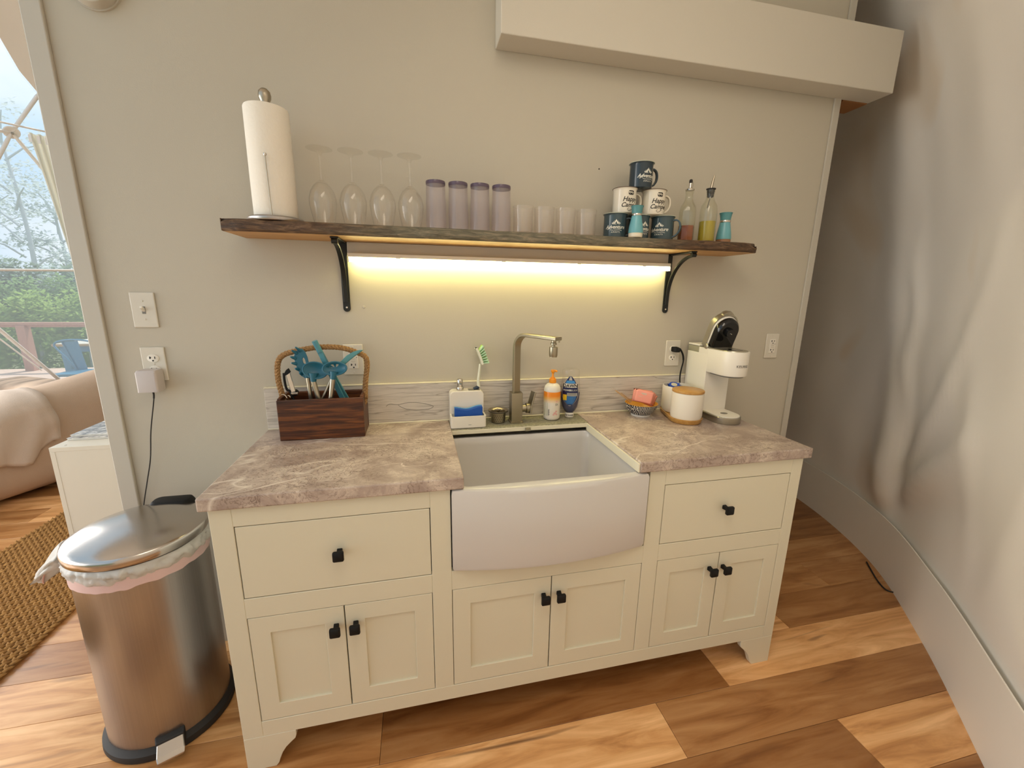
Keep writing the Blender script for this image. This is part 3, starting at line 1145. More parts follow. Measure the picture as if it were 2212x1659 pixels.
# worktop
ctop = thing('countertop', 'taupe stone-look laminate worktop on the cream cabinet, cut away for the sink', 'countertop', (0.185, -0.27, ZW))
CX0, CX1, CYF = -0.7416, 1.1143, -0.5487
OX0, OX1, OY = -0.0825, 0.464, -0.131
MB().box(CX0, OX0, CYF, -0.0005, ZW, HC).build('slab', 'counter_laminate', ctop, bevel=0.004, seg=2)
MB().box(OX1, CX1, CYF, -0.0005, ZW, HC).build('slab', 'counter_laminate', ctop, bevel=0.004, seg=2)
MB().box(OX0, OX1, OY, -0.0005, HC - 0.021, HC - 0.0015).build('faucet_ledge', 'ledge_stone', ctop, bevel=0.002, seg=1)
MB().box(OX0 + 0.001, OX1 - 0.001, OY - 0.003, OY - 0.0002, HC - 0.021, HC - 0.005).build('ledge_edging', 'caulk', ctop, bevel=0.001, seg=1)
MB().box(OX1 - 0.006, OX1 - 0.0002, CYF + 0.004, OY, ZW + 0.001, HC - 0.006).build('slab_edging', 'caulk', ctop, bevel=0.001, seg=1)

bs = thing('backsplash', 'pale grey wood-grain backsplash strip along the back of the worktop', 'backsplash', (0.15, 0, HC))
MB().box(CX0 + 0.002, 1.105, -0.014, -0.0003, HC + 0.0005, 1.036).build('board', 'backsplash_grain', bs, bevel=0.001, seg=1)
MB().box(CX0 + 0.002, 1.105, -0.0155, -0.0003, 1.036, 1.0405).build('edge_band', 'caulk', bs, bevel=0.0012, seg=1)
MB().tube([(CX0 + 0.003, -0.0155, HC + 0.002), (1.10, -0.0155, HC + 0.002)], 0.0028, 8).build('caulk_line', 'caulk', bs, smooth=True)
ls = random.Random(3)
# knot outline printed on the board
kn = [PX(u, v, -0.0143) for u, v in ((834, 878), (842, 873), (860, 874), (880, 870), (905, 870), (926, 874), (936, 878), (925, 884), (900, 886),
                                     (880, 884), (868, 880), (860, 875))]
MB().tube(smoothpath(kn, 4), 0.0009, 5).build('knot_figure', 'print_grey', bs)

# apron sink
sink = thing('farmhouse_sink', 'white farmhouse sink with a bowed apron front set between the worktops', 'sink', (0.19, -0.34, SZ0))
SB = -0.105     # back of the sink


def bow(x):
    t_ = (x - SX0) / (SX1 - SX0) * 2 - 1
    return -0.546 - 0.034 * (1 - t_ * t_)


ST = ZW - 0.002
NB = 24
outer_t, front = [], []
xs = [SX0 + 0.003 + (SX1 - SX0 - 0.006) * i / NB for i in range(NB + 1)]


def sink_ring(z, inset, fin=0.0):
    x0, x1 = xs[0] + inset, xs[-1] - inset
    r = [(x0 + (x1 - x0) * i / NB, bow(xs[i]) + inset + fin, z) for i in range(NB + 1)]
    r += [(x1, SB - inset, z), (x0, SB - inset, z)]
    return r


IN0, IN1 = SX0 + 0.028, SX1 - 0.028


def bowl_ring(z, inset, r=0.03):
    cxm = (IN0 + IN1) / 2
    hx = (IN1 - IN0) / 2 - inset
    y0, y1 = -0.532 + inset, SB - 0.022 - inset
    a = rring(cxm, (y0 + y1) / 2, hx, (y1 - y0) / 2, r, z, 6)
    return a


m = MB()
m.loft([sink_ring(SZ0, 0.010), sink_ring(SZ0 + 0.004, 0.003), sink_ring(SZ0 + 0.014, 0.0), sink_ring(ST - 0.014, 0.0),
        sink_ring(ST - 0.004, 0.003), sink_ring(ST, 0.009)], caps=False)
bodym = MB()
o1 = sink_ring(ST, 0.009)
bm = bmesh.new()
for loop in (o1, bowl_ring(ST, 0.0)):
    vv = [bm.verts.new(p) for p in loop]
    for i in range(len(vv)):
        bm.edges.new((vv[i], vv[(i + 1) % len(vv)]))
bmesh.ops.triangle_fill(bm, use_beauty=True, edges=bm.edges[:])
bm.verts.index_update()
m.add([v.co.copy() for v in bm.verts], [tuple(v.index for v in f.verts) for f in bm.faces])
bm.free()
m.loft([bowl_ring(ST, 0.0), bowl_ring(ST - 0.006, 0.004), bowl_ring(ST - 0.03, 0.006), bowl_ring(0.66, 0.010), bowl_ring(0.642, 0.018),
        bowl_ring(0.634, 0.04)], caps=False)
m.f.append(tuple(len(m.v) - 24 + i for i in range(24)))
m.f.append(tuple(range(NB + 3)))
m.build('basin', 'ceramic', sink, smooth=True)
m = MB().lathe([(0.044, 0.0), (0.044, 0.003), (0.036, 0.003), (0.032, -0.004), (0.012, -0.006), (0.001, -0.005)], 28, (0.19, -0.33, 0.635), cap0=False)
m.build('drain', 'chrome', sink, smooth=True)
MB().lathe([(0.05, 0.0), (0.05, 0.02)], 24, (0.19, -0.33, 0.55)).build('drain_body', 'grey_plastic', sink)

# dark clip under the ledge edge
tag(MB().loft([rring(0.212, OY - 0.0075, 0.011, 0.004, 0.003, 0.862), rring(0.212, OY - 0.0075, 0.011, 0.004, 0.003, 0.8745)]).build(
    'sink_clip', 'silver_paint', smooth=True), 'small dark metal clip on the front edge of the faucet ledge', 'clip')

# ------------------------------------------------------------------ faucet
fx, fy = 0.178, -0.072
fc = thing('faucet', 'brushed nickel faucet with a square column and flat swivel spout', 'faucet', (fx, fy, HC))
MB().loft([rring(fx, fy, 0.026, 0.026, 0.004, HC - 0.001), rring(fx, fy, 0.026, 0.026, 0.004, HC + 0.004), rring(fx, fy, 0.0225, 0.0225, 0.003, HC + 0.006),
           rring(fx, fy, 0.0225, 0.0225, 0.003, 1.002)]).build('column', 'nickel', fc, smooth=True)
sd = Vector((0.488, -0.873, 0))
wd = Vector((0.873, 0.488, 0))
p0 = Vector((fx, fy, 0))
path = [p0 + Vector((0, 0, 1.0)), p0 + Vector((0, 0, 1.06)), p0 + Vector((0, 0, 1.12)), p0 + Vector((0, 0, 1.175))]
Rb = 0.052
for i in range(1, 10):
    a = math.pi / 2 * i / 9
    path.append(p0 + sd * (Rb * (1 - math.cos(a))) + Vector((0, 0, 1.180 + Rb * math.sin(a))))
path += [p0 + sd * 0.10 + Vector((0, 0, 1.232)), p0 + sd * 0.16 + Vector((0, 0, 1.232)), p0 + sd * 0.212 + Vector((0, 0, 1.232))]
MB().tube(path, 0.01, flat=(0.034, 0.0125, wd)).build('spout', 'nickel', fc, smooth=True)
ap = p0 + sd * 0.190
aer = MB().lathe([(0.0085, 1.228), (0.0085, 1.218), (0.011, 1.216), (0.011, 1.210), (0.006, 1.208), (0.006, 1.203), (0.0145, 1.202), (0.0150, 1.199), (0.0150, 1.172),
                  (0.0135, 1.169), (0.0135, 1.166), (0.001, 1.167)], 28, (ap.x, ap.y, 0)).build('aerator', 'nickel', fc, smooth=True)
m = MB().lathe([(0.015, 0), (0.015, 0.016), (0.013, 0.0165), (0.013, 0.019), (0.0205, 0.0195), (0.0205, 0.036), (0.018, 0.040), (0.001, 0.0405)], 28)
m.xf(Matrix.Translation((fx + 0.0225, fy, 0.935)) @ Matrix.Rotation(math.radians(90), 4, 'Y'))
valve = m.build('valve', 'nickel', fc, smooth=True)
hp = smoothpath([(fx + 0.052, fy - 0.010, 0.918), (fx + 0.056, fy - 0.008, 0.945), (fx + 0.064, fy - 0.002, 0.972), (fx + 0.074, fy + 0.004, 1.000)], 5)
MB().tube(hp, 0.01, flat=(0.030, 0.007, (0.35, -1, 0))).build('lever', 'nickel', fc, smooth=True)

# ------------------------------------------------------------------ shelf, brackets, light
sh = thing('live_edge_shelf', 'live-edge wooden wall shelf with dark bark along the front', 'shelf', (0.18, -0.1, SHB))
rs = random.Random(11)
secs = []
NS = 90
sx0, sx1 = -0.742, 1.108
fmx = []
for i in range(NS + 1):
    t_ = i / NS
    x = sx0 + (sx1 - sx0) * t_
    fr = 0.006 * noise.noise(Vector((x * 5, 0, 0))) + 0.004 * noise.noise(Vector((x * 17, 3, 0)))
    yf = -0.198 + fr
    e = 0.0
    if t_ < 0.02:
        yf += 0.012 * (0.02 - t_) / 0.02
    if t_ > 0.97:
        yf += 0.020 * (t_ - 0.97) / 0.03
    tz = SHT + 0.002 * noise.noise(Vector((x * 6, 9, 0))) - (0.010 * max(0, (t_ - 0.97) / 0.03))
    bz = SHB
    b1_ = 0.004 * noise.noise(Vector((x * 23, 0, 5)))
    b2_ = 0.006 * noise.noise(Vector((x * 14, 0, 8)))
    secs.append([(x, 0.0 - 0.0005, bz), (x, yf + 0.004, bz), (x, yf - 0.002 + b1_, bz + 0.006), (x, yf - 0.003 + b2_, bz + 0.018), (x, yf + 0.003 + b1_, tz - 0.006),
                 (x, yf + 0.012, SHT), (x, -0.0005, SHT)])
bark = MB().grid([s_[1:6] for s_ in secs])
pl = MB().loft([[s_[0], s_[1], s_[5], s_[6]] for s_ in secs])
pl.build('board', 'shelf_under', sh)
bark.loft([[secs[0][j] for j in (1, 2, 3, 4, 5)], [(sx0 + 0.0001, p[1] + 1e-4, p[2]) for p in (secs[0][j] for j in (1, 2, 3, 4, 5))]], caps=True)
bark.loft([[secs[-1][j] for j in (1, 2, 3, 4, 5)], [(sx1 - 0.0001, p[1] + 1e-4, p[2]) for p in (secs[-1][j] for j in (1, 2, 3, 4, 5))]], caps=True)
bark.build('bark_edge', 'shelf_bark', sh, smooth=True)
MB().box(sx0 - 0.002, sx0, -0.185, -0.001, SHB + 0.001, SHT - 0.001).build('end_grain', 'shelf_bark', sh)
MB().box(sx1, sx1 + 0.002, -0.176, -0.001, SHB + 0.001, SHT - 0.011).build('end_grain', 'shelf_bark', sh)


def bracket(x, label):
    t = thing('shelf_bracket', label, 'bracket', (x, 0, 1.31))
    # wall strap with a round foot
    pts = [(x - 0.0125, -0.0005, SHB), (x - 0.0125, -0.0005, 1.322)]
    for i in range(1, 9):
        a = math.pi + math.pi * i / 9
        pts.append((x + 0.0125 * math.cos(a), -0.0005, 1.322 + 0.0125 * math.sin(a)))
    pts += [(x + 0.0125, -0.0005, 1.322), (x + 0.0125, -0.0005, SHB)]
    MB().prism(pts, (0, -0.006, 0)).build('wall_strap', 'black_iron', t, bevel=0.0015)
    MB().box(x - 0.0125, x + 0.0125, -0.165, -0.006, SHB - 0.006, SHB - 0.0005).build('shelf_strap', 'black_iron', t, bevel=0.0015)
    arc = []
    for i in range(17):
        a = math.pi / 2 * i / 16
        arc.append((x, -0.158 + 0.148 * math.cos(a), 1.372 + 0.162 * math.sin(a)))
    arc = [(x, -0.008, 1.345)] + arc + [(x, -0.163, 1.536)]
    MB().tube(arc, 0.006, flat=(0.016, 0.008, (1, 0, 0))).build('brace', 'black_iron', t, smooth=True)
    m = MB().tube([(x - 0.009, -0.160, 1.537), (x + 0.009, -0.160, 1.537)], 0.008, 12)
    m.build('scroll', 'black_iron', t, smooth=True)
    for z in (1.385, 1.378, 1.371, 1.364):
        MB().box(x - 0.008, x + 0.008, -0.0135, -0.006, z, z + 0.004).build('collar', 'black_iron', t, bevel=0.001)
    m = MB().lathe([(0.0042, 0), (0.0035, 0.002), (0.001, 0.0026)], 12)
    m.xf(Matrix.Translation((x, -0.0065, 1.325)) @ Matrix.Rotation(math.radians(90), 4, 'X'))
    m.build('screw', 'chrome', t, smooth=True)


bracket(-0.4400, 'black iron shelf bracket under the wine glass end of the shelf')
bracket(0.8460, 'black iron shelf bracket under the oil bottle end of the shelf')

led = thing('under_shelf_light', 'lit white strip light mounted under the live-edge shelf', 'strip light', (0.2, 0, 1.49))
MB().box(-0.4235, 0.8300, -0.020, -0.0006, 1.512, SHB - 0.0008).build('mounting_board', 'trim_paint', led, bevel=0.001, seg=1)
MB().box(-0.4200, 0.8280, -0.046, -0.0205, 1.4985, 1.512).build('housing', 'white_plastic', led, bevel=0.002)
dsec = []
for x in (-0.4170, 0.8250):
    dsec.append([(x, -0.044, 1.4983), (x, -0.022, 1.4983), (x, -0.022, 1.490), (x, -0.026, 1.4845), (x, -0.036, 1.4825), (x, -0.042, 1.487)])
MB().loft(dsec).build('diffuser', 'led_diffuser', led)
for x in (-0.4205, 0.8252):
    MB().box(x, x + 0.0034, -0.0455, -0.0205, 1.4815, 1.4984).build('end_cap', 'white_plastic', led, bevel=0.001)
for x in (-0.26, 0.12, 0.42, 0.70):
    MB().box(x, x + 0.016, -0.0475, -0.046, 1.4965, 1.5065).build('clip', 'white_plastic', led, bevel=0.0006, seg=1)

# ------------------------------------------------------------------ things on the shelf
# paper towel
tx, ty = -0.6110, -0.116
t = thing('paper_towel_holder', 'brushed steel paper towel stand with a ball finial at the shelf end', 'paper towel holder', (tx, ty, SHT))
MB().lathe([(0.078, 0.0005), (0.080, 0.003), (0.080, 0.010), (0.076, 0.014), (0.0005, 0.015)], 44, (tx, ty, SHT)).build('base', 'brushed_steel', t, smooth=True)
MB().lathe([(0.005, 0.012), (0.005, 0.325), (0.0125, 0.326), (0.0125, 0.336), (0.013, 0.340), (0.0165, 0.347), (0.0175, 0.356), (0.0155, 0.366), (0.009, 0.373), (0.0005, 0.375)], 24,
           (tx, ty, SHT)).build('post', 'steel_handle', t, smooth=True)
dx, dy = -0.0, -0.072
a = (PX(588, 467, -0.187), PX(572, 333, -0.187))
MB().tube([a[0], a[0] + (a[1] - a[0]) * 0.5, a[1]], 0.0016, 8).build('tension_arm', 'steel_handle', t, smooth=True)
MB().lathe([(0.0005, -0.005), (0.0035, -0.0035), (0.0048, 0), (0.0035, 0.0035), (0.0005, 0.005)], 14, a[1]).build('arm_ball', 'chrome', t, smooth=True)
t = thing('paper_towel_roll', 'white quilted paper towel roll on its steel stand', 'paper towels', (tx, ty, SHT + 0.0155))
prof = [(0.021, 0.0), (0.060, 0.0), (0.0612, 0.004), (0.0615, 0.10), (0.061, 0.20), (0.0605, 0.300), (0.0585, 0.3045), (0.021, 0.3045), (0.021, 0.0)]
MB().lathe(prof, 56, (tx, ty, SHT + 0.0155), cap0=False, cap1=False).build('roll', 'paper_white', t, smooth=True)
MB().lathe([(0.0205, 0.001), (0.0205, 0.3043), (0.019, 0.3043), (0.019, 0.001), (0.0205, 0.001)], 28, (tx, ty, SHT + 0.0155), cap0=False, cap1=False).build('core', 'rope_jute', t, smooth=True)

# wine glasses, upside down
prof = [(0.0295, 0.0), (0.0335, 0.020), (0.0385, 0.045), (0.0415, 0.066), (0.0412, 0.082), (0.036, 0.102), (0.0265, 0.119), (0.0150, 0.130), (0.0075, 0.136),
        (0.0042, 0.144), (0.0036, 0.165), (0.0036, 0.198), (0.0050, 0.210), (0.0095, 0.2175), (0.0200, 0.2225), (0.0320, 0.2255), (0.0385, 0.2270), (0.0387, 0.2285), (0.0300, 0.2288), (0.0003, 0.2290)]
inner = [(0.0287, 0.0), (0.0327, 0.020), (0.0377, 0.045), (0.0407, 0.066), (0.0404, 0.082), (0.0352, 0.102), (0.0257, 0.118), (0.0145, 0.128), (0.0003, 0.1300)]


def shelf_glass(name, label, cat, xs_, y, make, group):
    first = None
    for i, x in enumerate(xs_):
        if first is None:
            first = thing(name, label[i], cat, (x, y, SHT + 0.0006), group=group)
            make(first)
        else:
            c = copy_tree(first)
            c.location = (x, y, SHT + 0.0006)
            c['label'] = label[i]


def mk_wine(t):
    bo = [p for p in prof if p[1] <= 0.136]
    st = [p for p in prof if 0.136 <= p[1] <= 0.2101]
    ft = [p for p in prof if p[1] >= 0.210]
    MB().lathe(bo + list(reversed(inner)) + [bo[0]], 36, cap0=False, cap1=False).build('bowl', 'clear_glass', t, smooth=True, local=True)
    MB().lathe(st, 16).build('stem', 'clear_glass', t, smooth=True, local=True)
    MB().lathe(ft, 36).build('foot', 'clear_glass', t, smooth=True, local=True)


ordn = ['first', 'second', 'third', 'fourth']
shelf_glass('wine_glass', [f'{o} upside-down clear wine glass counting from the paper towel roll' for o in ordn], 'wine glass',
            [-0.4750, -0.3830, -0.2920, -0.2020], -0.102, mk_wine, 'upside-down wine glasses on the shelf')


def mk_tall(t):
    MB().lathe([(0.0340, 0.0), (0.0335, 0.08), (0.0322, 0.146), (0.0302, 0.146), (0.0318, 0.08), (0.0325, 0.0), (0.0340, 0.0)], 32, cap0=False, cap1=False).build(
        'wall', 'lilac_plastic', t, smooth=True, local=True)
    MB().lathe([(0.0322, 0.1465), (0.0326, 0.154), (0.0318, 0.1575), (0.0290, 0.1585), (0.0003, 0.1585)], 32).build('base_disc', 'lilac_base', t, smooth=True, local=True)


shelf_glass('tall_tumbler', [f'{o} tall upside-down lilac plastic tumbler counting from the wine glasses' for o in ordn], 'tumbler',
            [-0.1190, -0.0440, 0.0305, 0.1060], -0.100, mk_tall, 'tall upside-down tumblers on the shelf')


def mk_short(t):
    MB().lathe([(0.0340, 0.008), (0.0355, 0.05), (0.0372, 0.096), (0.0352, 0.096), (0.0338, 0.05), (0.0325, 0.010), (0.0003, 0.010)], 32, cap0=False, cap1=True).build(
        'wall', 'clear_plastic', t, smooth=True, local=True)
    MB().lathe([(0.0310, 0.0), (0.0340, 0.002), (0.0340, 0.0078), (0.0003, 0.0079)], 32).build('base_disc', 'lilac_plastic', t, smooth=True, local=True)


shelf_glass('short_tumbler', [f'{o} short clear plastic tumbler counting from the tall tumblers' for o in ordn], 'tumbler',
            [0.1855, 0.2635, 0.3440, 0.4250], -0.100, mk_short, 'short tumblers on the shelf')

# camp mugs
MR, MH = 0.0415, 0.0885


def tree_row(cx_, y_, s):
    """a skyline of firs and a tent, 2-D triangles"""
    vs_, fs = [], []
    for dx_, h, w in ((-0.0135, 0.005, 0.004), (-0.0095, 0.0085, 0.005), (-0.0050, 0.0115, 0.006), (0.0, 0.0150, 0.0085), (0.0055, 0.0115, 0.006), (0.0098, 0.0080, 0.005), (0.0138, 0.005, 0.004)):
        o = len(vs_)
        if dx_ == 0.0:
            vs_ += [(cx_ - w * s, y_), (cx_ - w * 0.45 * s, y_), (cx_, y_ + h * 0.55 * s), (cx_, y_ + h * s), (cx_ + w * 0.45 * s, y_), (cx_ + w * s, y_)]
            fs += [(o, o + 1, o + 2, o + 3), (o + 2, o + 4, o + 5, o + 3)]
        else:
            vs_ += [(cx_ + (dx_ - w / 2) * s, y_), (cx_ + (dx_ + w / 2) * s, y_), (cx_ + dx_ * s, y_ + h * s)]
            fs += [(o, o + 1, o + 2)]
    return vs_, fs


def band2d(pts, w):
    vs_, fs = [], []
    for i, p in enumerate(pts):
        a = pts[max(0, i - 1)]
        b = pts[min(len(pts) - 1, i + 1)]
        tx_, ty_ = b[0] - a[0], b[1] - a[1]
        l_ = math.hypot(tx_, ty_) or 1
        nx, ny = -ty_ / l_ * w / 2, tx_ / l_ * w / 2
        vs_ += [(p[0] + nx, p[1] + ny), (p[0] - nx, p[1] - ny)]
    for i in range(len(pts) - 1):
        fs.append((2 * i, 2 * i + 1, 2 * i + 3, 2 * i + 2))
    return vs_, fs


def mug(name, label, x, y, z, rot, kind, ha=0.0):
    t = thing(name, label, 'mug', (x, y, z), math.radians(rot), group='stacked camp mugs on the shelf')
    body = {'navy': 'enamel_navy', 'blue': 'enamel_blue', 'white': 'enamel_white'}[kind]
    rim = 'rim_brown' if kind == 'white' else 'rim_pale'
    MB().lathe([(0.037, 0.0), (0.0405, 0.002), (MR, 0.006), (MR, MH - 0.010), (0.0425, MH - 0.005), (0.0450, MH - 0.001), (0.0440, MH - 0.0008), (0.0415, MH - 0.005),
                (0.0402, MH - 0.011), (0.0402, 0.006), (0.0003, 0.005)], 48, cap1=True).build('body', body, t, smooth=True, local=True)
    rr = []
    m = MB()
    for i in range(49):
        a = 2 * math.pi * i / 48
        rr.append((0.0452 * math.cos(a), 0.0452 * math.sin(a), MH - 0.0008))
    m.tube(rr, 0.0011, 8, caps=False)
    m.build('rim', rim, t, smooth=True, local=True)
    hd = smoothpath([(MR - 0.001, 0, 0.072), (MR + 0.010, 0, 0.0735), (MR + 0.022, 0, 0.066), (MR + 0.0265, 0, 0.050), (MR + 0.024, 0, 0.034), (MR + 0.013, 0, 0.019), (MR - 0.001, 0, 0.013)], 5)
    MB().tube(hd, 0.004, flat=(0.012, 0.0055, (0, 1, 0))).xf(Matrix.Rotation(math.radians(ha), 4, 'Z')).build('handle', body, t, smooth=True, local=True)
    R_ = MR + 0.0005
    a0 = -math.pi / 2
    pm = MB()
    if kind == 'white':
        v_, f_ = text2d('Happy', 0.0225, 0.32, bold=0.0004)
        pm.add(wrap_cyl([(px_, py_ * 1.0 + 0.040) for px_, py_ in v_], R_, a0, 0), f_)
        v_, f_ = text2d('Camper', 0.0215, 0.32, bold=0.0004)
        pm.add(wrap_cyl([(px_ + 0.001, py_ + 0.0205) for px_, py_ in v_], R_, a0, 0), f_)
        v_, f_ = band2d([(-0.006, 0.017), (-0.010, 0.012), (-0.006, 0.008), (0.000, 0.0085), (0.006, 0.012), (0.011, 0.016)], 0.0015)
        pm.add(wrap_cyl(v_, R_, a0, 0), f_)
        # camper van badge with two pale windows
        ol = [(px_, py_) for px_, py_, _ in rring(0.002, 0.069, 0.0110, 0.0075, 0.004, 0, 4)]
        cols = 16
        vs2, fs2 = [], []
        for i in range(cols + 1):
            xx = -0.0110 + 0.022 * i / cols
            hh = 0.0075 if abs(xx) < 0.007 else 0.0075 - 0.004 * ((abs(xx) - 0.007) / 0.004) ** 2
            vs2 += [(0.002 + xx, 0.069 - hh), (0.002 + xx, 0.069 + hh)]
        for i in range(cols):
            fs2.append((2 * i, 2 * i + 2, 2 * i + 3, 2 * i + 1))
        pm.add(wrap_cyl(vs2, R_, a0, 0), fs2)
        pm.build('print', 'print_black', t, local=True)
        pm = MB()
        for wx, wy, ww, wh in ((-0.005, 0.0705, 0.0032, 0.0022), (0.003, 0.0705, 0.0032, 0.0022), (0.009, 0.0695, 0.0014, 0.0014), (0.002, 0.0655, 0.0070, 0.0005)):
            pm.add(wrap_cyl([(wx - ww, wy - wh), (wx + ww, wy - wh), (wx + ww, wy + wh), (wx - ww, wy + wh)], R_ + 0.0004, a0, 0), [(0, 1, 2, 3)])
        pm.build('badge_windows', 'enamel_white', t, local=True)
    else:
        v_, f_ = text2d('Adventure', 0.0180, 0.35, bold=0.0003, space=0.95)
        pm.add(wrap_cyl([(px_, py_ + 0.0330) for px_, py_ in v_], R_, a0, 0), f_)
        v_, f_ = text2d('AWAITS', 0.0075, 0.0, bold=0.00005, space=1.25)
        pm.add(wrap_cyl([(px_ + 0.002, py_ + 0.0185) for px_, py_ in v_], R_, a0, 0), f_)
        v_, f_ = tree_row(0.003, 0.0500, 1.05)
        pm.add(wrap_cyl(v_, R_, a0, 0), f_)
        v_, f_ = band2d([(-0.018, 0.0295), (-0.010, 0.0275), (0.004, 0.0280), (0.016, 0.0290), (0.026, 0.0265)], 0.0013)
        pm.add(wrap_cyl(v_, R_, a0, 0), f_)
        v_, f_ = band2d([(-0.031, 0.0330), (-0.028, 0.0300), (-0.023, 0.0330), (-0.019, 0.0390)], 0.0014)
        pm.add(wrap_cyl(v_, R_, a0, 0), f_)
        v_, f_ = band2d([(-0.012, 0.0490), (0.0, 0.0480), (0.016, 0.0480)], 0.0009)
        pm.add(wrap_cyl(v_, R_, a0, 0), f_)
        pm.build('print', 'print_white', t, local=True)
    return t


MZ = SHT + 0.0006
mug('camp_mug', 'slate blue camp mug on the shelf board beside the short tumblers', 0.5400, -0.102, MZ, -24, 'blue')
mug('camp_mug', 'slate blue camp mug in the middle of the bottom row behind the turquoise shaker', 0.6385, -0.092, MZ, 8, 'blue', 62)
mug('camp_mug', 'slate blue camp mug in the bottom row beside the amber bottle', 0.7370, -0.104, MZ, -52, 'blue')
mug('camp_mug', 'white camp mug with black lettering stacked beside the tumbler end of the pile', 0.5740, -0.098, MZ + MH + 0.0015, 4, 'white')
mug('camp_mug', 'white camp mug with black lettering stacked on the bottle side of the pile', 0.6930, -0.100, MZ + MH + 0.0015, 0, 'white')
mug('camp_mug', 'dark navy camp mug on top of the mug pile', 0.6330, -0.100, MZ + 2 * (MH + 0.0015), 4, 'navy')


def shaker(label, x, y, base, sc=1.0):
    t = thing('salt_shaker', label, 'shaker', (x, y, SHT + 0.0006))
    MB().lathe([(r_ * sc, z_ * sc) for r_, z_ in ((0.0235, 0.0), (0.0265, 0.003), (0.0272, 0.012), (0.0268, 0.0165))], 36).build('glass_base', base, t, smooth=True, local=True)
    MB().lathe([(r_ * sc, z_ * sc) for r_, z_ in ((0.0278, 0.0165), (0.0280, 0.022), (0.0262, 0.040), (0.0225, 0.060), (0.0196, 0.075), (0.0190, 0.080))], 36).build('body', 'turquoise', t, smooth=True, local=True)
    MB().lathe([(r_ * sc, z_ * sc) for r_, z_ in ((0.0196, 0.0803), (0.0200, 0.081), (0.0200, 0.0875), (0.0196, 0.088))], 36).build('band', 'chrome', t, smooth=True, local=True)
    MB().lathe([(r_ * sc, z_ * sc) for r_, z_ in ((0.0190, 0.0882), (0.0194, 0.095), (0.0220, 0.110), (0.0245, 0.116), (0.0235, 0.1165), (0.0003, 0.1120))], 36).build('cap', 'turquoise_dark', t, smooth=True, local=True)


shaker('turquoise waisted shaker with a pale base standing in front of the mugs', 0.5900, -0.170, 'shaker_base', 0.93)
shaker('turquoise waisted shaker with an amber base at the bottle end of the shelf', 1.0060, -0.112, 'shaker_base_amber', 1.0)


def oil_bottle(label, x, y, liquid, lvl, seg, kind):
    t = thing('oil_bottle', label, 'bottle', (x, y, SHT + 0.0006), math.radians(22.5 if seg == 8 else 0))
    pr = [(0.0300, 0.0), (0.0320, 0.003), (0.0320, 0.115), (0.0290, 0.135), (0.0190, 0.152), (0.0150, 0.163), (0.0145, 0.182), (0.0160, 0.184), (0.0160, 0.192), (0.0140, 0.193)]
    MB().lathe(pr + [(r_ - 0.002, z_) for r_, z_ in reversed(pr) if z_ > 0.001] + [(0.0003, 0.004)], seg, cap0=True, cap1=True).build('glass', 'bottle_clear', t, smooth=True, local=True)
    MB().lathe([(0.0285, 0.006), (0.0292, 0.008), (0.0292, lvl), (0.0003, lvl)], seg).build('liquid', liquid, t, smooth=True, local=True)
    if kind == 'flip':
        MB().lathe([(0.0168, 0.1935), (0.0168, 0.198), (0.0100, 0.202), (0.0003, 0.203)], 24).build('collar', 'chrome', t, smooth=True, local=True)
        MB().tube([(0, 0, 0.200), (0.001, 0, 0.222)], [0.0052, 0.0042], 12).build('spout', 'chrome', t, smooth=True, local=True)
        MB().lathe([(0.0055, 0.2215), (0.0062, 0.224), (0.0060, 0.231), (0.0040, 0.234), (0.0003, 0.2345)], 16, (0.001, 0, 0)).build('cap', 'black_rubber', t, smooth=True, local=True)
        MB().tube(smoothpath([(0.006, -0.002, 0.230), (0.0115, -0.004, 0.222), (0.0105, -0.004, 0.209), (0.004, -0.003, 0.2025)], 5), 0.0009, 6).build('cap_strap', 'steel_handle', t, smooth=True, local=True)
    else:
        MB().lathe([(0.0095, 0.166), (0.0120, 0.170), (0.0120, 0.173), (0.0105, 0.1735), (0.0130, 0.178), (0.0130, 0.181), (0.0115, 0.1815), (0.0140, 0.186), (0.0140, 0.1935), (0.0172, 0.194), (0.0172, 0.1975), (0.0060, 0.199), (0.0003, 0.199)], 24).build(
            'stopper', 'black_rubber', t, smooth=True, local=True)
        MB().tube([(0.0, 0, 0.198), (0.004, 0, 0.222), (0.009, 0, 0.245)], [0.0050, 0.0045, 0.0028], 12).build('spout', 'steel_handle', t, smooth=True, local=True)
        MB().tube([(-0.0, 0, 0.168), (-0.004, 0, 0.147), (-0.008, 0, 0.128)], 0.0022, 8).build('air_tube', 'print_grey', t, smooth=True, local=True)


oil_bottle('clear faceted bottle of amber vinegar with a capped pourer beside the mugs', 0.8530, -0.086, 'vinegar_red', 0.064, 8, 'flip')
oil_bottle('clear round bottle of yellow oil with a black pourer beside the amber vinegar', 0.9190, -0.122, 'oil_yellow', 0.078, 32, 'pour')

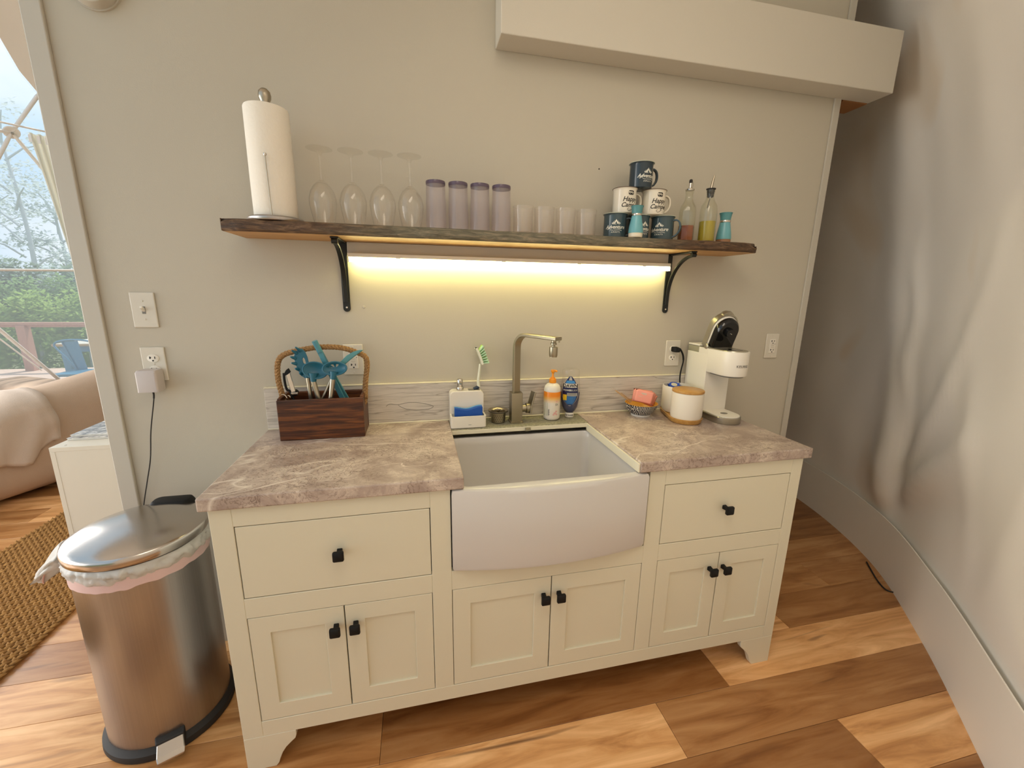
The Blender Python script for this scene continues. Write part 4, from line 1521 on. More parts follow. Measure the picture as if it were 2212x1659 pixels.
# ------------------------------------------------------------------ utensil box
bx0, bx1, by0, by1, bz1 = -0.6610, -0.3870, -0.1525, -0.0180, 1.0240
t = thing('utensil_box', 'dark brown wooden utensil box with a thick rope handle', 'utensil holder', ((bx0 + bx1) / 2, (by0 + by1) / 2, HC))
BTK = 0.011
z0 = HC + 0.0006
MB().box(bx0, bx1, by0, by0 + BTK, z0, bz1).build('front_board', 'caddy_wood', t, bevel=0.0025)
MB().box(bx0, bx1, by1 - BTK, by1, z0, bz1).build('back_board', 'caddy_wood', t, bevel=0.0025)
MB().box(bx0 + 0.0002, bx0 + BTK, by0 + BTK, by1 - BTK, z0, bz1 + 0.004).build('end_board', 'caddy_wood', t, bevel=0.002)
MB().box(bx1 - BTK, bx1 - 0.0002, by0 + BTK, by1 - BTK, z0, bz1 + 0.004).build('end_board', 'caddy_wood', t, bevel=0.002)
MB().box(bx0 + BTK, bx1 - BTK, by0 + BTK, by1 - BTK, z0, z0 + 0.008).build('bottom_board', 'caddy_wood', t)
yr = (by0 + by1) / 2
rp = smoothpath([(bx0 + 0.004, yr, 0.985), (bx0 + 0.001, yr, 1.030), PX(601, 820, yr), PX(600, 785, yr), PX(612, 767, yr), PX(645, 757, yr), PX(690, 750, yr), PX(735, 751, yr),
                 PX(770, 761, yr), PX(789, 771, yr), PX(793, 790, yr), PX(790, 820, yr), (bx1 + 0.001, yr, 1.030), (bx1 - 0.004, yr, 0.985)], 10)
rope = t
L = 0.0
lens = [0.0]
for a_, b_ in zip(rp, rp[1:]):
    L += (b_ - a_).length
    lens.append(L)
for s_ in range(3):
    pts = []
    for i, p in enumerate(rp):
        tg = (rp[min(len(rp) - 1, i + 1)] - rp[max(0, i - 1)]).normalized()
        n1_ = Vector((0, 1, 0))
        n2_ = tg.cross(n1_).normalized()
        a_ = lens[i] / 0.034 * 2 * math.pi + s_ * 2 * math.pi / 3
        pts.append(p + n1_ * (0.0046 * math.cos(a_)) + n2_ * (0.0046 * math.sin(a_)))
    pts2 = smoothpath(pts, 2)
    MB().tube(pts2, 0.0053, 8).build('rope_strand', 'rope_jute', t, smooth=True)
for xx in (bx0 - 0.001, bx1 + 0.001):
    m = MB().tube([(xx - 0.008, yr, 1.012), (xx + 0.008, yr, 1.012)], 0.0105, 12)
    m.build('rope_knot', 'rope_jute', t, smooth=True)

YU = -0.090


def handle(par, a_, b_, r=0.0075, mat='steel_handle'):
    a_, b_ = Vector(a_), Vector(b_)
    MB().tube([a_, a_ + (b_ - a_) * 0.5, b_], [r, r * 0.95, r * 0.85], 14).build('handle', mat, par, smooth=True)


def bottom_of(a_, b_, z):
    """continue the line a->b down to height z"""
    a_, b_ = Vector(a_), Vector(b_)
    return a_ + (b_ - a_) * ((z - a_.z) / (b_.z - a_.z))


def spoon_head(par, c, rx, rz, dep, tilt, yaw, mat, holes=False, neck=None):
    m = MB()
    rows = []
    n_, r_ = 36, 7
    for j in range(r_ + 1):
        q = j / r_
        rows.append([(rx * q * math.cos(2 * math.pi * i / n_), dep * (1 - q * q), rz * q * math.sin(2 * math.pi * i / n_)) for i in range(n_ + 1)])
    if holes:
        keep = []
        vs_ = [p for r__ in rows for p in r__]
        w = n_ + 1
        for j in range(r_):
            for i in range(n_):
                if j in (2, 3, 4) and i in (6, 7, 10, 11, 14, 15):
                    continue
                keep.append((j * w + i, j * w + i + 1, (j + 1) * w + i + 1, (j + 1) * w + i))
        m.add(vs_, keep)
    else:
        m.grid(rows)
    rim = [(rx * math.cos(2 * math.pi * i / n_), 0, rz * math.sin(2 * math.pi * i / n_)) for i in range(n_ + 1)]
    M_ = Matrix.Translation(c) @ Matrix.Rotation(yaw, 4, 'Y') @ Matrix.Rotation(tilt, 4, 'X')
    m.xf(M_)
    m.build('head', mat, par, smooth='all', solid=0.003)
    MB().tube(rim, 0.0026, 8, caps=False).xf(M_).build('rim', mat, par, smooth=True)
    if neck:
        MB().tube(neck[0], neck[1], 12).build('neck', mat, par, smooth=True)


def utensil(name, label, a_):
    return thing(name, label, 'utensil', (a_[0], a_[1], z0 + 0.0085))


# solid spoon
ha, hb = PX(677, 822, YU - 0.024), PX(687, 858, YU - 0.024)
hb2 = bottom_of(ha, hb, z0 + 0.010)
t = utensil('serving_spoon', 'deep blue silicone solid spoon with steel handle in the utensil box', hb2)
handle(t, ha, hb2, 0.0085)
cc_ = PX(681, 800, YU - 0.024)
spoon_head(t, cc_, 0.0395, 0.0275, 0.014, math.radians(-12), math.radians(10), 'silicone_blue',
           neck=([PX(677, 806, YU - 0.022), PX(677, 816, YU - 0.024), ha + Vector((0, 0, -0.003))], [0.016, 0.011, 0.0092]))
# slotted spoon
ha, hb = PX(719, 817, YU - 0.038), PX(715, 858, YU - 0.038)
hb2 = bottom_of(ha, hb, z0 + 0.010)
t = utensil('slotted_spoon', 'deep blue silicone slotted spoon with steel handle in the utensil box', hb2)
handle(t, ha, hb2, 0.0085)
spoon_head(t, PX(723, 796, YU - 0.038), 0.0385, 0.0225, 0.013, math.radians(-12), math.radians(-2), 'silicone_blue', holes=True,
           neck=([PX(721, 803, YU - 0.036), PX(720, 811, YU - 0.038), ha + Vector((0, 0, -0.003))], [0.014, 0.0105, 0.0092]))
# pasta server
ha, hb = PX(665, 814, YU - 0.011), PX(671, 858, YU - 0.011)
hb2 = bottom_of(ha, hb, z0 + 0.010)
t = utensil('pasta_server', 'blue silicone pasta server with prongs and a slot in the utensil box', hb2)
handle(t, ha, hb2, 0.007)
ys = YU - 0.013
outl = [PX(u, v, ys) for u, v in ((660, 818), (650, 812), (643, 800), (638, 786), (634, 772), (637, 761), (644, 754), (652, 753), (659, 760), (664, 772), (667, 785), (669, 800), (668, 818))]
hole = [PX(u, v, ys) for u, v in ((655, 772), (658, 776), (661, 786), (660, 788), (655, 784), (653, 776))]
MB().plate(outl, [hole], (0, 0.005, 0)).build('head', 'silicone_blue', t, bevel=0.0018, seg=2)
for (u0, v0, u1, v1) in ((650, 758, 638, 750), (641, 763, 630, 757), (638, 774, 627, 771), (640, 786, 629, 784), (645, 798, 637, 796), (652, 808, 647, 806)):
    a_, b_ = PX(u0, v0, ys + 0.002), PX(u1, v1, ys - 0.012)
    MB().tube([a_, (a_ + b_) / 2, b_], [0.0060, 0.0046, 0.0022], 10).build('prong', 'silicone_blue', t, smooth=True)
MB().tube([PX(663, 806, ys), ha + Vector((0, 0, -0.002))], [0.0095, 0.0078], 12).build('neck', 'silicone_blue', t, smooth=True)
# turner
a_, b_ = PX(740, 783, YU - 0.016), PX(703, 858, YU - 0.016)
hb2 = bottom_of(a_, b_, z0 + 0.010)
t = utensil('turner', 'teal silicone turner with a thin steel handle leaning to the box corner', hb2)
handle(t, PX(716, 818, YU - 0.016), hb2, 0.0055)
outl = [PX(u, v, YU - 0.018) for u, v in ((735, 781), (748, 768), (762, 760), (775, 756), (783, 756), (776, 762), (766, 769), (756, 777), (744, 787), (731, 800), (720, 818), (712, 818), (722, 800))]
MB().plate(outl, [], (0.004, 0.006, 0.0)).build('blade', 'turquoise_dark', t, bevel=0.0018, seg=2)
# tongs: two long arms
pa, pb = PX(681, 740, YU - 0.016), PX(741, 858, YU + 0.022)
hb2 = bottom_of(pa, pb, z0 + 0.050)
t = utensil('kitchen_tongs', 'long pale blue silicone tongs standing closed across the utensil box', hb2)
for dy_, dx_ in ((-0.009, -0.002), (0.009, 0.008)):
    top = Vector(pa)
    q1 = top + (hb2 - top) * 0.35 + Vector((dx_ * 0.2, dy_ * 0.4, 0))
    q2 = Vector(hb2) + Vector((dx_ * 1.6, dy_ * 0.7, 0))
    MB().tube([top, q1, q2], 0.009, flat=(0.017, 0.0065, (0.95, -0.2, 0.45))).build('arm', 'silicone_light', t, smooth=True)
dd = (Vector(pb) - Vector(pa)).normalized()
MB().tube([Vector(pa) - dd * 0.006, Vector(pa) + dd * 0.035], 0.0092, 14).build('hinge_cap', 'silicone_light', t, smooth=True)
# can opener
ha, hb = PX(622, 806, YU - 0.004), PX(634, 846, YU - 0.004)
hb2 = bottom_of(ha, hb, z0 + 0.010)
t = utensil('can_opener', 'black and chrome hand can opener at the end of the utensil box', hb2)
MB().tube([ha, (ha + hb) / 2, hb], 0.008, flat=(0.014, 0.006, (1, 0, 0.2))).build('steel_arm', 'chrome', t, smooth=True)
MB().tube(smoothpath([PX(613, 806, YU), PX(615, 825, YU), PX(620, 842, YU), PX(630, 852, YU), hb2], 4), 0.0042, 10).build('grip', 'black_plastic', t, smooth=True)
outl = [PX(u, v, YU - 0.008) for u, v in ((622, 796), (627, 804), (623, 808), (616, 812), (613, 808), (617, 800))]
MB().plate(outl, [], (0, 0.010, 0)).build('tip', 'black_plastic', t, bevel=0.001)
q = PX(636, 851, YU - 0.010)
MB().box(q.x - 0.011, q.x + 0.011, q.y, q.y + 0.008, q.z - 0.005, q.z + 0.005).build('turn_key', 'chrome', t, bevel=0.0015)
MB().tube([q + Vector((0, 0.006, 0)), q + Vector((0, 0.02, 0.003))], 0.010, 14).build('gear', 'black_plastic', t, smooth=True)
# kitchen shears loop
q = PX(617, 858, YU - 0.03)
t = utensil('kitchen_shears', 'chrome looped handle just showing over the utensil box rim', (q.x, q.y, 0))
lp = smoothpath([q + Vector(o_) for o_ in ((-0.012, 0, 0.010), (-0.004, 0, 0.008), (0.003, 0, -0.002), (0.006, 0, -0.030), (0.008, 0, -0.090), (0.010, 0, -0.124))], 4)
MB().tube(lp, 0.0022, 8).build('loop', 'chrome', t, smooth=True)
lp = smoothpath([q + Vector(o_) for o_ in ((0.006, 0.004, 0.004), (0.011, 0.004, 0.002), (0.013, 0.004, -0.010), (0.012, 0.004, -0.060), (0.0125, 0.004, -0.124))], 4)
MB().tube(lp, 0.0022, 8).build('loop', 'chrome', t, smooth=True)

# ------------------------------------------------------------------ soap caddy, sponge, brush
sx_, sy_ = -0.0165, -0.0735
ZL = HC + 0.0006
t = thing('soap_caddy', 'white ceramic sink caddy with a chrome pump and a front sponge tray', 'soap dispenser', (sx_, sy_, HC))
hw = 0.066
# reservoir: rounded upright slab
outl = []
for i in range(25):
    a_ = math.pi * i / 24
pts = []
zt_ = 1.0130
for x_, z_ in [(-hw, ZL), (hw, ZL)]:
    pts.append((x_, z_))
for i in range(7):
    a_ = math.pi / 2 * i / 6
    pts.append((hw - 0.018 + 0.018 * math.cos(a_), zt_ - 0.018 + 0.018 * math.sin(a_)))
for i in range(7):
    a_ = math.pi / 2 + math.pi / 2 * i / 6
    pts.append((-hw + 0.018 + 0.018 * math.cos(a_), zt_ - 0.018 + 0.018 * math.sin(a_)))
MB().prism([(sx_ + x_, -0.0700, z_) for x_, z_ in pts], (0, 0.050, 0)).build('reservoir', 'matte_ceramic', t, bevel=0.003, seg=3, smooth=True)
# tray: open box in front
ya, yb_ = -0.1230, -0.0702
TT = 0.005
tr_o = [rring(sx_, (ya + yb_) / 2, hw + 0.001, (yb_ - ya) / 2, 0.007, z_) for z_ in (ZL, 0.9270)]
tr_i = [rring(sx_, (ya + yb_) / 2, hw - TT, (yb_ - ya) / 2 - TT, 0.005, z_) for z_ in (0.9270, ZL + 0.006)]
MB().loft(tr_o + tr_i).build('sponge_tray', 'matte_ceramic', t, smooth=True)
MB().box(sx_ - 0.001, sx_ + 0.010, ya - 0.0006, ya, 0.8935, 0.8948).build('maker_mark', 'print_grey', t)
pxp = sx_ - 0.024
MB().lathe([(0.0135, zt_ - 0.001), (0.0140, zt_ + 0.002), (0.0140, zt_ + 0.012), (0.0125, zt_ + 0.014), (0.0105, zt_ + 0.0145), (0.0105, zt_ + 0.026), (0.0118, zt_ + 0.027),
            (0.0118, zt_ + 0.041), (0.0095, zt_ + 0.044), (0.0003, zt_ + 0.0445)], 28, (pxp, -0.046, 0)).build('pump', 'chrome', t, smooth=True)
MB().tube([(pxp, -0.050, zt_ + 0.033), (pxp, -0.066, zt_ + 0.032), (pxp, -0.070, zt_ + 0.029)], 0.0042, 10).build('pump_spout', 'chrome', t, smooth=True)
MB().box(sx_ + 0.008, sx_ + 0.052, -0.062, -0.030, zt_ - 0.0004, zt_ + 0.0006).build('brush_well', 'print_grey', t, bevel=0.0002)

t = thing('kitchen_sponge', 'blue wavy scrub sponge in the tray of the white sink caddy', 'sponge', (sx_, -0.096, ZL + 0.007))


def sponge_prof(x0, x1, z0_, amp, dz):
    top = []
    for i in range(25):
        q = i / 24
        x = x0 + (x1 - x0) * q
        top.append((x, z0_ + dz + amp * math.cos(q * 2 * math.pi * 1.05 + 0.2) * 0.8 + 0.004 * q))
    return top


tp = sponge_prof(sx_ - 0.050, sx_ + 0.056, 0.9500, 0.0055, 0)
poly = [(sx_ + 0.056, -0.105, ZL + 0.0075), (sx_ - 0.050, -0.105, ZL + 0.0075)] + [(x, -0.105, z) for x, z in tp]
MB().prism(poly, (0, 0.019, 0)).build('foam', 'sponge_blue', t, bevel=0.002)
poly = [(sx_ + 0.056, -0.0858, ZL + 0.0075), (sx_ - 0.050, -0.0858, ZL + 0.0075)] + [(x, -0.0858, z + 0.0012) for x, z in tp]
MB().prism(poly, (0, 0.009, 0)).build('scour_face', 'sponge_pale', t, bevel=0.001)

bb0 = Vector((sx_ + 0.030, -0.046, zt_ + 0.0008))
t = thing('dish_brush', 'white dish brush with green bristles standing in the sink caddy', 'brush', bb0)
b_mid = PX(1037, 786, -0.046)
b_neck = PX(1041, 778, -0.046)
g_top = PX(1034, 835, -0.046)
MB().tube([bb0, g_top], [0.0075, 0.0068], 12).build('grip', 'brush_grip', t, smooth=True)
MB().tube(smoothpath([g_top, PX(1033, 824, -0.046), PX(1035, 806, -0.046), b_mid], 4), [0.0066 - 0.0002 * i for i in range(13)], 12).build('handle', 'brush_white', t, smooth=True)
hs = [PX(u, v, -0.046) for u, v in ((1042, 786), (1040, 779), (1036, 768), (1032, 758), (1028, 752))]
MB().tube(smoothpath(hs, 4), 0.008, flat=(0.034, 0.008, (0, 1, 0))).build('head', 'brush_white', t, smooth=True)
q = PX(1029, 754, -0.046)
MB().box(q.x - 0.004, q.x + 0.003, q.y - 0.008, q.y + 0.008, q.z - 0.003, q.z + 0.006).build('scraper', 'black_plastic', t, bevel=0.001)
rb = random.Random(5)
bm_ = MB()
bl_ = MB()
for i in range(7):
    f_ = i / 6
    root = PX(1043 - 9 * f_, 783 - 25 * f_, -0.046)
    tip = PX(1055 - 12 * f_, 782 - 35 * f_, -0.046)
    for j in range(5):
        yo = (j - 2) * 0.0068
        a_ = root + Vector((0, yo, 0))
        b_ = tip + Vector((rb.uniform(-.001, .001), yo * 1.3, rb.uniform(-.001, .001)))
        tgt = bl_ if j >= 3 else bm_
        tgt.tube([a_, (a_ + b_) / 2, b_], [0.0021, 0.0027, 0.0034], 6)
bm_.build('bristles', 'bristle_green', t)
bl_.build('bristles', 'bristle_lime', t)

# strainer basket
qx, qy = 0.1085, -0.0640
t = thing('sink_strainer', 'perforated steel sink strainer basket beside the faucet', 'strainer', (qx, qy, HC))
MB().lathe([(0.0255, 0.0), (0.0275, 0.002), (0.0290, 0.034), (0.0300, 0.040), (0.0290, 0.040), (0.0280, 0.034), (0.0265, 0.004), (0.0003, 0.004)], 36, (qx, qy, ZL)).build('basket', 'steel_handle', t, smooth=True)
MB().lathe([(0.0298, 0.0400), (0.0340, 0.0440), (0.0395, 0.0470), (0.0402, 0.0490), (0.0388, 0.0490), (0.0330, 0.0462), (0.0292, 0.0420), (0.0298, 0.0400)], 40, (qx, qy, ZL), cap0=False, cap1=False).build('flange', 'steel_handle', t, smooth=True)
MB().lathe([(0.0370, 0.0435), (0.0395, 0.0440), (0.0395, 0.0465), (0.0370, 0.0450)], 36, (qx, qy, ZL), cap0=False, cap1=False).build('gasket', 'black_rubber', t, smooth=True)
MB().lathe([(0.0040, 0.004), (0.0040, 0.044), (0.0075, 0.045), (0.0075, 0.049), (0.0003, 0.050)], 16, (qx, qy, ZL)).build('lift_knob', 'chrome', t, smooth=True)
hm = MB()
for row in range(4):
    for i in range(22):
        a_ = 2 * math.pi * (i + 0.5 * (row % 2)) / 22
        zz = ZL + 0.008 + row * 0.0075
        rr_ = 0.0276 + 0.0014 * (zz - ZL) / 0.034 + 0.0005
        M_ = Matrix.Translation((qx + rr_ * math.cos(a_), qy + rr_ * math.sin(a_), zz)) @ Matrix.Rotation(a_, 4, 'Z') @ Matrix.Rotation(math.pi / 2, 4, 'Y')
        s_ = MB().lathe([(0.0013, 0), (0.0013, 0.0003)], 8).xf(M_)
        hm.add(s_.v, s_.f)
hs_ = hm.build('perforations', 'print_black', t)
hs_['kind'] = 'stuff'

# hand soap
qx, qy = 0.3330, -0.0580
t = thing('hand_soap_bottle', 'white hand soap bottle with an orange pump beside the faucet', 'soap bottle', (qx, qy, ZL))
MB().lathe([(0.0300, 0.0), (0.0330, 0.003), (0.0340, 0.010), (0.0345, 0.060), (0.0345, 0.112), (0.0335, 0.116)], 40).build('label_wrap', 'soap_label', t, smooth=True, local=True)
MB().lathe([(0.0338, 0.1162), (0.0340, 0.120), (0.0325, 0.130), (0.0280, 0.140), (0.0210, 0.146), (0.0140, 0.1485), (0.0120, 0.150)], 40).build('shoulder', 'white_plastic', t, smooth=True, local=True)
MB().lathe([(0.0140, 0.1500), (0.0145, 0.152), (0.0140, 0.166), (0.0100, 0.1675), (0.0095, 0.1715), (0.0060, 0.1725), (0.0042, 0.176), (0.0042, 0.190)], 24).build('collar', 'orange_plastic', t, smooth=True, local=True)
MB().lathe([(0.0042, 0.189), (0.0072, 0.192), (0.0085, 0.197), (0.0080, 0.202), (0.0003, 0.203)], 20).build('pump_head', 'orange_plastic', t, smooth=True, local=True)
MB().tube([(0.0, 0, 0.198), (0.010, -0.004, 0.1985), (0.016, -0.006, 0.196)], [0.0048, 0.0042, 0.0036], 10).build('pump_spout', 'orange_plastic', t, smooth=True, local=True)
a0 = math.radians(-118)
pm = MB().add(wrap_cyl([(-0.028, 0.018), (-0.012, 0.018), (-0.012, 0.072), (-0.028, 0.072)], 0.0348, a0, 0), [(0, 1, 2, 3)])
pm.build('back_label', 'label_green', t, local=True)
pm = MB()
for i in range(9):
    zz = 0.020 + i * 0.0030
    pm.add(wrap_cyl([(-0.009, zz), (-0.003 if i % 3 else -0.005, zz), (-0.003 if i % 3 else -0.005, zz + 0.0016), (-0.009, zz + 0.0016)], 0.0348, a0, 0), [(0, 1, 2, 3)])
pm.build('barcode', 'print_black', t, local=True)
pm = MB()
for ox_, oz_, r_ in ((0.019, 0.030, 0.0060), (0.025, 0.037, 0.0050), (0.014, 0.024, 0.0045), (0.027, 0.025, 0.0050), (0.026, 0.078, 0.004)):
    ci = [(ox_ + r_ * math.cos(2 * math.pi * i / 12), oz_ + r_ * math.sin(2 * math.pi * i / 12) * 0.8) for i in range(12)]
    pm.add(wrap_cyl(ci, 0.0348, a0, 0), [tuple(range(12))])
pm.build('flower_print', 'label_rose', t, local=True)
v_, f_ = text2d('Di', 0.012, 0, 'LEFT', 0.0002)
MB().add(wrap_cyl([(x_ + 0.0205, y_ + 0.062) for x_, y_ in v_], 0.0349, a0, 0), f_).build('lettering', 'print_grey', t, local=True)

# dish soap, standing on its cap
qx, qy = 0.4130, -0.0520
t = thing('dish_soap_bottle', 'clear cap-down bottle of dark blue dish soap beside the hand soap', 'soap bottle', (qx, qy, ZL), math.radians(-22))


def oval(rx, ry, z, n=36):
    return [(rx * math.cos(2 * math.pi * i / n), ry * math.sin(2 * math.pi * i / n), z) for i in range(n)]


MB().loft([oval(0.0165, 0.0125, 0.0), oval(0.0180, 0.0140, 0.003), oval(0.0180, 0.0140, 0.018), oval(0.0172, 0.0132, 0.0195)]).build('cap', 'white_plastic', t, smooth=True, local=True)
body = [(0.0150, 0.012, 0.0200), (0.0230, 0.018, 0.0270), (0.0320, 0.023, 0.045), (0.0375, 0.025, 0.075), (0.0395, 0.026, 0.105), (0.0385, 0.026, 0.135), (0.0355, 0.026, 0.165),
        (0.0345, 0.026, 0.185), (0.0345, 0.026, 0.198), (0.0310, 0.0235, 0.2025), (0.0250, 0.019, 0.204)]
MB().loft([oval(*b_) for b_ in body]).build('bottle', 'clear_plastic', t, smooth=True, local=True)
lq = [(0.0145, 0.0115, 0.0215), (0.0222, 0.0172, 0.0280), (0.0310, 0.0220, 0.046), (0.0366, 0.0240, 0.075), (0.0384, 0.0250, 0.105), (0.0384, 0.0250, 0.107)]
MB().loft([oval(*b_) for b_ in lq]).build('liquid', 'label_navy', t, smooth=True, local=True)


def body_y(x, z, off):
    for (r0, d0, zz0), (r1, d1, zz1) in zip(body, body[1:]):
        if zz0 <= z <= zz1:
            q = (z - zz0) / (zz1 - zz0)
            rx_, ry_ = r0 + (r1 - r0) * q, d0 + (d1 - d0) * q
            return -ry_ * math.sqrt(max(0.0, 1 - (x / rx_) ** 2)) - off
    return -0.02


def on_body(pts, off):
    return [(x, body_y(x, z, off), z) for x, z in pts]


def lab_patch(fn_l, fn_r, z0_, z1_, off, name, mat, n=22, cols=8):
    rows_ = []
    for i in range(n + 1):
        z = z0_ + (z1_ - z0_) * i / n
        l_, r_ = fn_l(z), fn_r(z)
        rows_.append(on_body([(l_ + (r_ - l_) * j / cols, z) for j in range(cols + 1)], off))
    MB().grid(rows_).build(name, mat, t, smooth='all', local=True)


def lens(z):
    q = (z - 0.052) / (0.180 - 0.052)
    return 0.034 * math.sin(math.pi * min(1, max(0.0, q)) ** 0.85) ** 0.75


lab_patch(lambda z: -min(lens(z), 0.036), lambda z: min(lens(z), 0.036), 0.0525, 0.1795, 0.0004, 'label_ground', 'label_silver')
lab_patch(lambda z: -min(lens(z) * 0.94, 0.034), lambda z: min(lens(z) * 0.94, 0.034), 0.0555, 0.1770, 0.0007, 'label', 'label_navy')
lab_patch(lambda z: -min(lens(z) * 0.80, 0.0285), lambda z: min(lens(z) * 0.80, 0.0285), 0.060, 0.094, 0.0010, 'label_panel', 'label_blue')
lab_patch(lambda z: -lens(z) * 0.80, lambda z: lens(z) * 0.80, 0.148, 0.1590, 0.0010, 'label_arc', 'label_sky')
lab_patch(lambda z: -lens(z) * 0.4, lambda z: lens(z) * 0.4, 0.1605, 0.1760, 0.0010, 'label_tip', 'label_silver')
lab_patch(lambda z: -0.0120, lambda z: 0.0285, 0.0945, 0.1075, 0.0010, 'label_box', 'label_silver', 4)
lab_patch(lambda z: -0.0285, lambda z: -0.0130, 0.0760, 0.1000, 0.0012, 'label_fruit', 'label_yellow', 6)
lab_patch(lambda z: -0.0255, lambda z: 0.0255, 0.1300, 0.1465, 0.0010, 'name_panel', 'white_plastic', 4)


def body_text(s, size, cx_, z_, off, mat, bold=0.0003, name='lettering'):
    v_, f_ = text2d(s, size, 0, 'CENTER', bold)
    MB().add(on_body([(x_ + cx_, y_ + z_) for x_, y_ in v_], off), f_).build(name, mat, t, local=True)


body_text('DAWN', 0.0185, 0.0, 0.1318, 0.0016, 'print_black', 0.0006)
body_text('POWER', 0.0098, -0.011, 0.1155, 0.0016, 'print_white', 0.0003)
body_text('SUDS', 0.0098, 0.0175, 0.1155, 0.0016, 'label_silver', 0.0001)
for i, zz in enumerate((0.1035, 0.0985)):
    lab_patch(lambda z: -0.0080, lambda z: 0.0250, zz, zz + 0.0022, 0.0016, 'print_line', 'print_grey', 1)
for zz in (0.088, 0.083, 0.078, 0.073, 0.068):
    lab_patch(lambda z: -0.0110, lambda z: 0.0120, zz, zz + 0.0012, 0.0016, 'print_line', 'label_sky', 1)
v_, f_ = text2d('2X SUDS', 0.0082, 0, 'CENTER', 0.0003)
MB().add([(x_, -0.0140 * math.sqrt(max(0, 1 - (x_ / 0.018) ** 2)) - 0.0006, y_ + 0.0075) for x_, y_ in v_], f_).build('cap_lettering', 'print_black', t, local=True)

# ------------------------------------------------------------------ sugar bowl
qx, qy = 0.7240, -0.0830
t = thing('patterned_bowl', 'small navy bowl with white wave pattern and yellow inside beside the bamboo tray', 'bowl', (qx, qy, ZL))
MB().lathe([(0.0400, 0.0), (0.0410, 0.002), (0.0400, 0.0085), (0.0300, 0.0085)], 40).build('foot_ring', 'ceramic', t, smooth=True, local=True)
MB().lathe([(0.0390, 0.0085), (0.0480, 0.0160), (0.0580, 0.0280), (0.0640, 0.0400), (0.0672, 0.0540)], 48, cap0=True, cap1=False).build('outer_wall', 'bowl_waves', t, smooth=True, local=True)
MB().lathe([(0.0672, 0.0540), (0.0680, 0.0550), (0.0664, 0.0552), (0.0625, 0.0400), (0.0560, 0.0290), (0.0440, 0.0180), (0.0003, 0.0140)], 48, cap0=False).build('inner_wall', 'glaze_yellow', t, smooth=True, local=True)
bwl = ZL
rpk = random.Random(2)
for i, (u, v, rz_, tl) in enumerate(((1391, 857, 11, 14), (1387, 855, 6, 6), (1394, 858, 16, 20), (1397, 860, 22, 26))):
    yq = -0.110 + 0.010 * i
    c_ = PX(u, v, yq)
    p_ = MB().loft([[(sx2 * 0.033, -0.0004, sz2 * 0.024) for sx2, sz2 in ((-1, -1), (1, -1), (1, 1), (-1, 1))],
                    [(sx2 * 0.033, 0.0004, sz2 * 0.024) for sx2, sz2 in ((-1, -1), (1, -1), (1, 1), (-1, 1))]])
    # pillow: grid with a puffed middle
    p_ = MB()
    for sgn in (-1, 1):
        rows_ = []
        for a_ in range(9):
            row_ = []
            for b_ in range(9):
                xx, zz = -1 + a_ / 4, -1 + b_ / 4
                row_.append((xx * 0.039, sgn * 0.0022 * (1 - xx ** 4) * (1 - zz ** 4), zz * 0.0270))
            rows_.append(row_)
        p_.grid(rows_)
    M_ = Matrix.Translation(c_) @ Matrix.Rotation(math.radians(-20), 4, 'Z') @ Matrix.Rotation(math.radians(rz_), 4, 'Y') @ Matrix.Rotation(math.radians(-tl * 0.5), 4, 'X')
    p_.xf(M_)
    labs = ('pink sweetener packet standing foremost in the patterned bowl', 'pink sweetener packet behind the foremost one in the patterned bowl',
            'pink sweetener packet third back in the patterned bowl', 'pink sweetener packet hindmost in the patterned bowl')
    tp_ = thing('sweetener_packet', labs[i], 'packet', c_, group='sweetener packets in the bowl')
    p_.build('sachet', 'paper_pink', tp_, smooth='all')
    if i == 0:
        pr_ = MB().add([(-0.014, -0.0026, 0.011), (0.008, -0.0026, 0.011), (0.008, -0.0026, 0.0145), (-0.014, -0.0026, 0.0145)], [(0, 1, 2, 3)])
        pr_.add([(-0.010, -0.0026, 0.0075), (0.008, -0.0026, 0.0075), (0.008, -0.0026, 0.0085), (-0.010, -0.0026, 0.0085)], [(0, 1, 2, 3)])
        pr_.add([(-0.024, -0.0024, -0.002), (-0.006, -0.0026, -0.002), (-0.006, -0.0026, -0.001), (-0.024, -0.0024, -0.001)], [(0, 1, 2, 3)])
        pr_.xf(M_)
        pr_.build('print', 'rim_pale', tp_)
for i, (u0, v0, u1, v1, yq, lab) in enumerate(((1320, 836, 1362, 868, -0.080, 'wooden stir stick in clear wrapper sticking far out of the patterned bowl'),
                                          (1334, 843, 1364, 866, -0.070, 'shorter wooden stir stick leaning behind the wrapped one in the bowl'))):
    a_, b_ = PX(u0, v0, yq), PX(u1, v1, yq)
    b_.z = max(b_.z, bwl + 0.03)
    tt_ = thing('stir_stick', lab, 'stir stick', b_, group='stir sticks in the bowl')
    MB().tube([a_ + (b_ - a_) * 0.25, b_], 0.002, flat=(0.0075, 0.0030, (0, 1, 0))).build('stick', 'stick_wood', tt_)
    MB().tube([a_, a_ + (b_ - a_) * 0.5, b_], [0.0030, 0.0055, 0.0055], 8).build('wrapper', 'clear_plastic', tt_, smooth=True)
    cr_ = MB()
    for j in range(7):
        p_ = a_ + (b_ - a_) * (0.3 + 0.1 * j) + Vector((0.006 * math.sin(j * 2.1), 0.004, 0.004 + 0.007 * abs(math.sin(j * 1.7))))
        p2_ = p_ + Vector((0.012, 0.002, 0.006 * math.cos(j * 1.3)))
        p3_ = p_ + Vector((0.006, -0.004, -0.006))
        cr_.add([p_, p2_, p3_], [(0, 1, 2)])
    cr_.build('wrapper_end', 'clear_plastic', tt_)

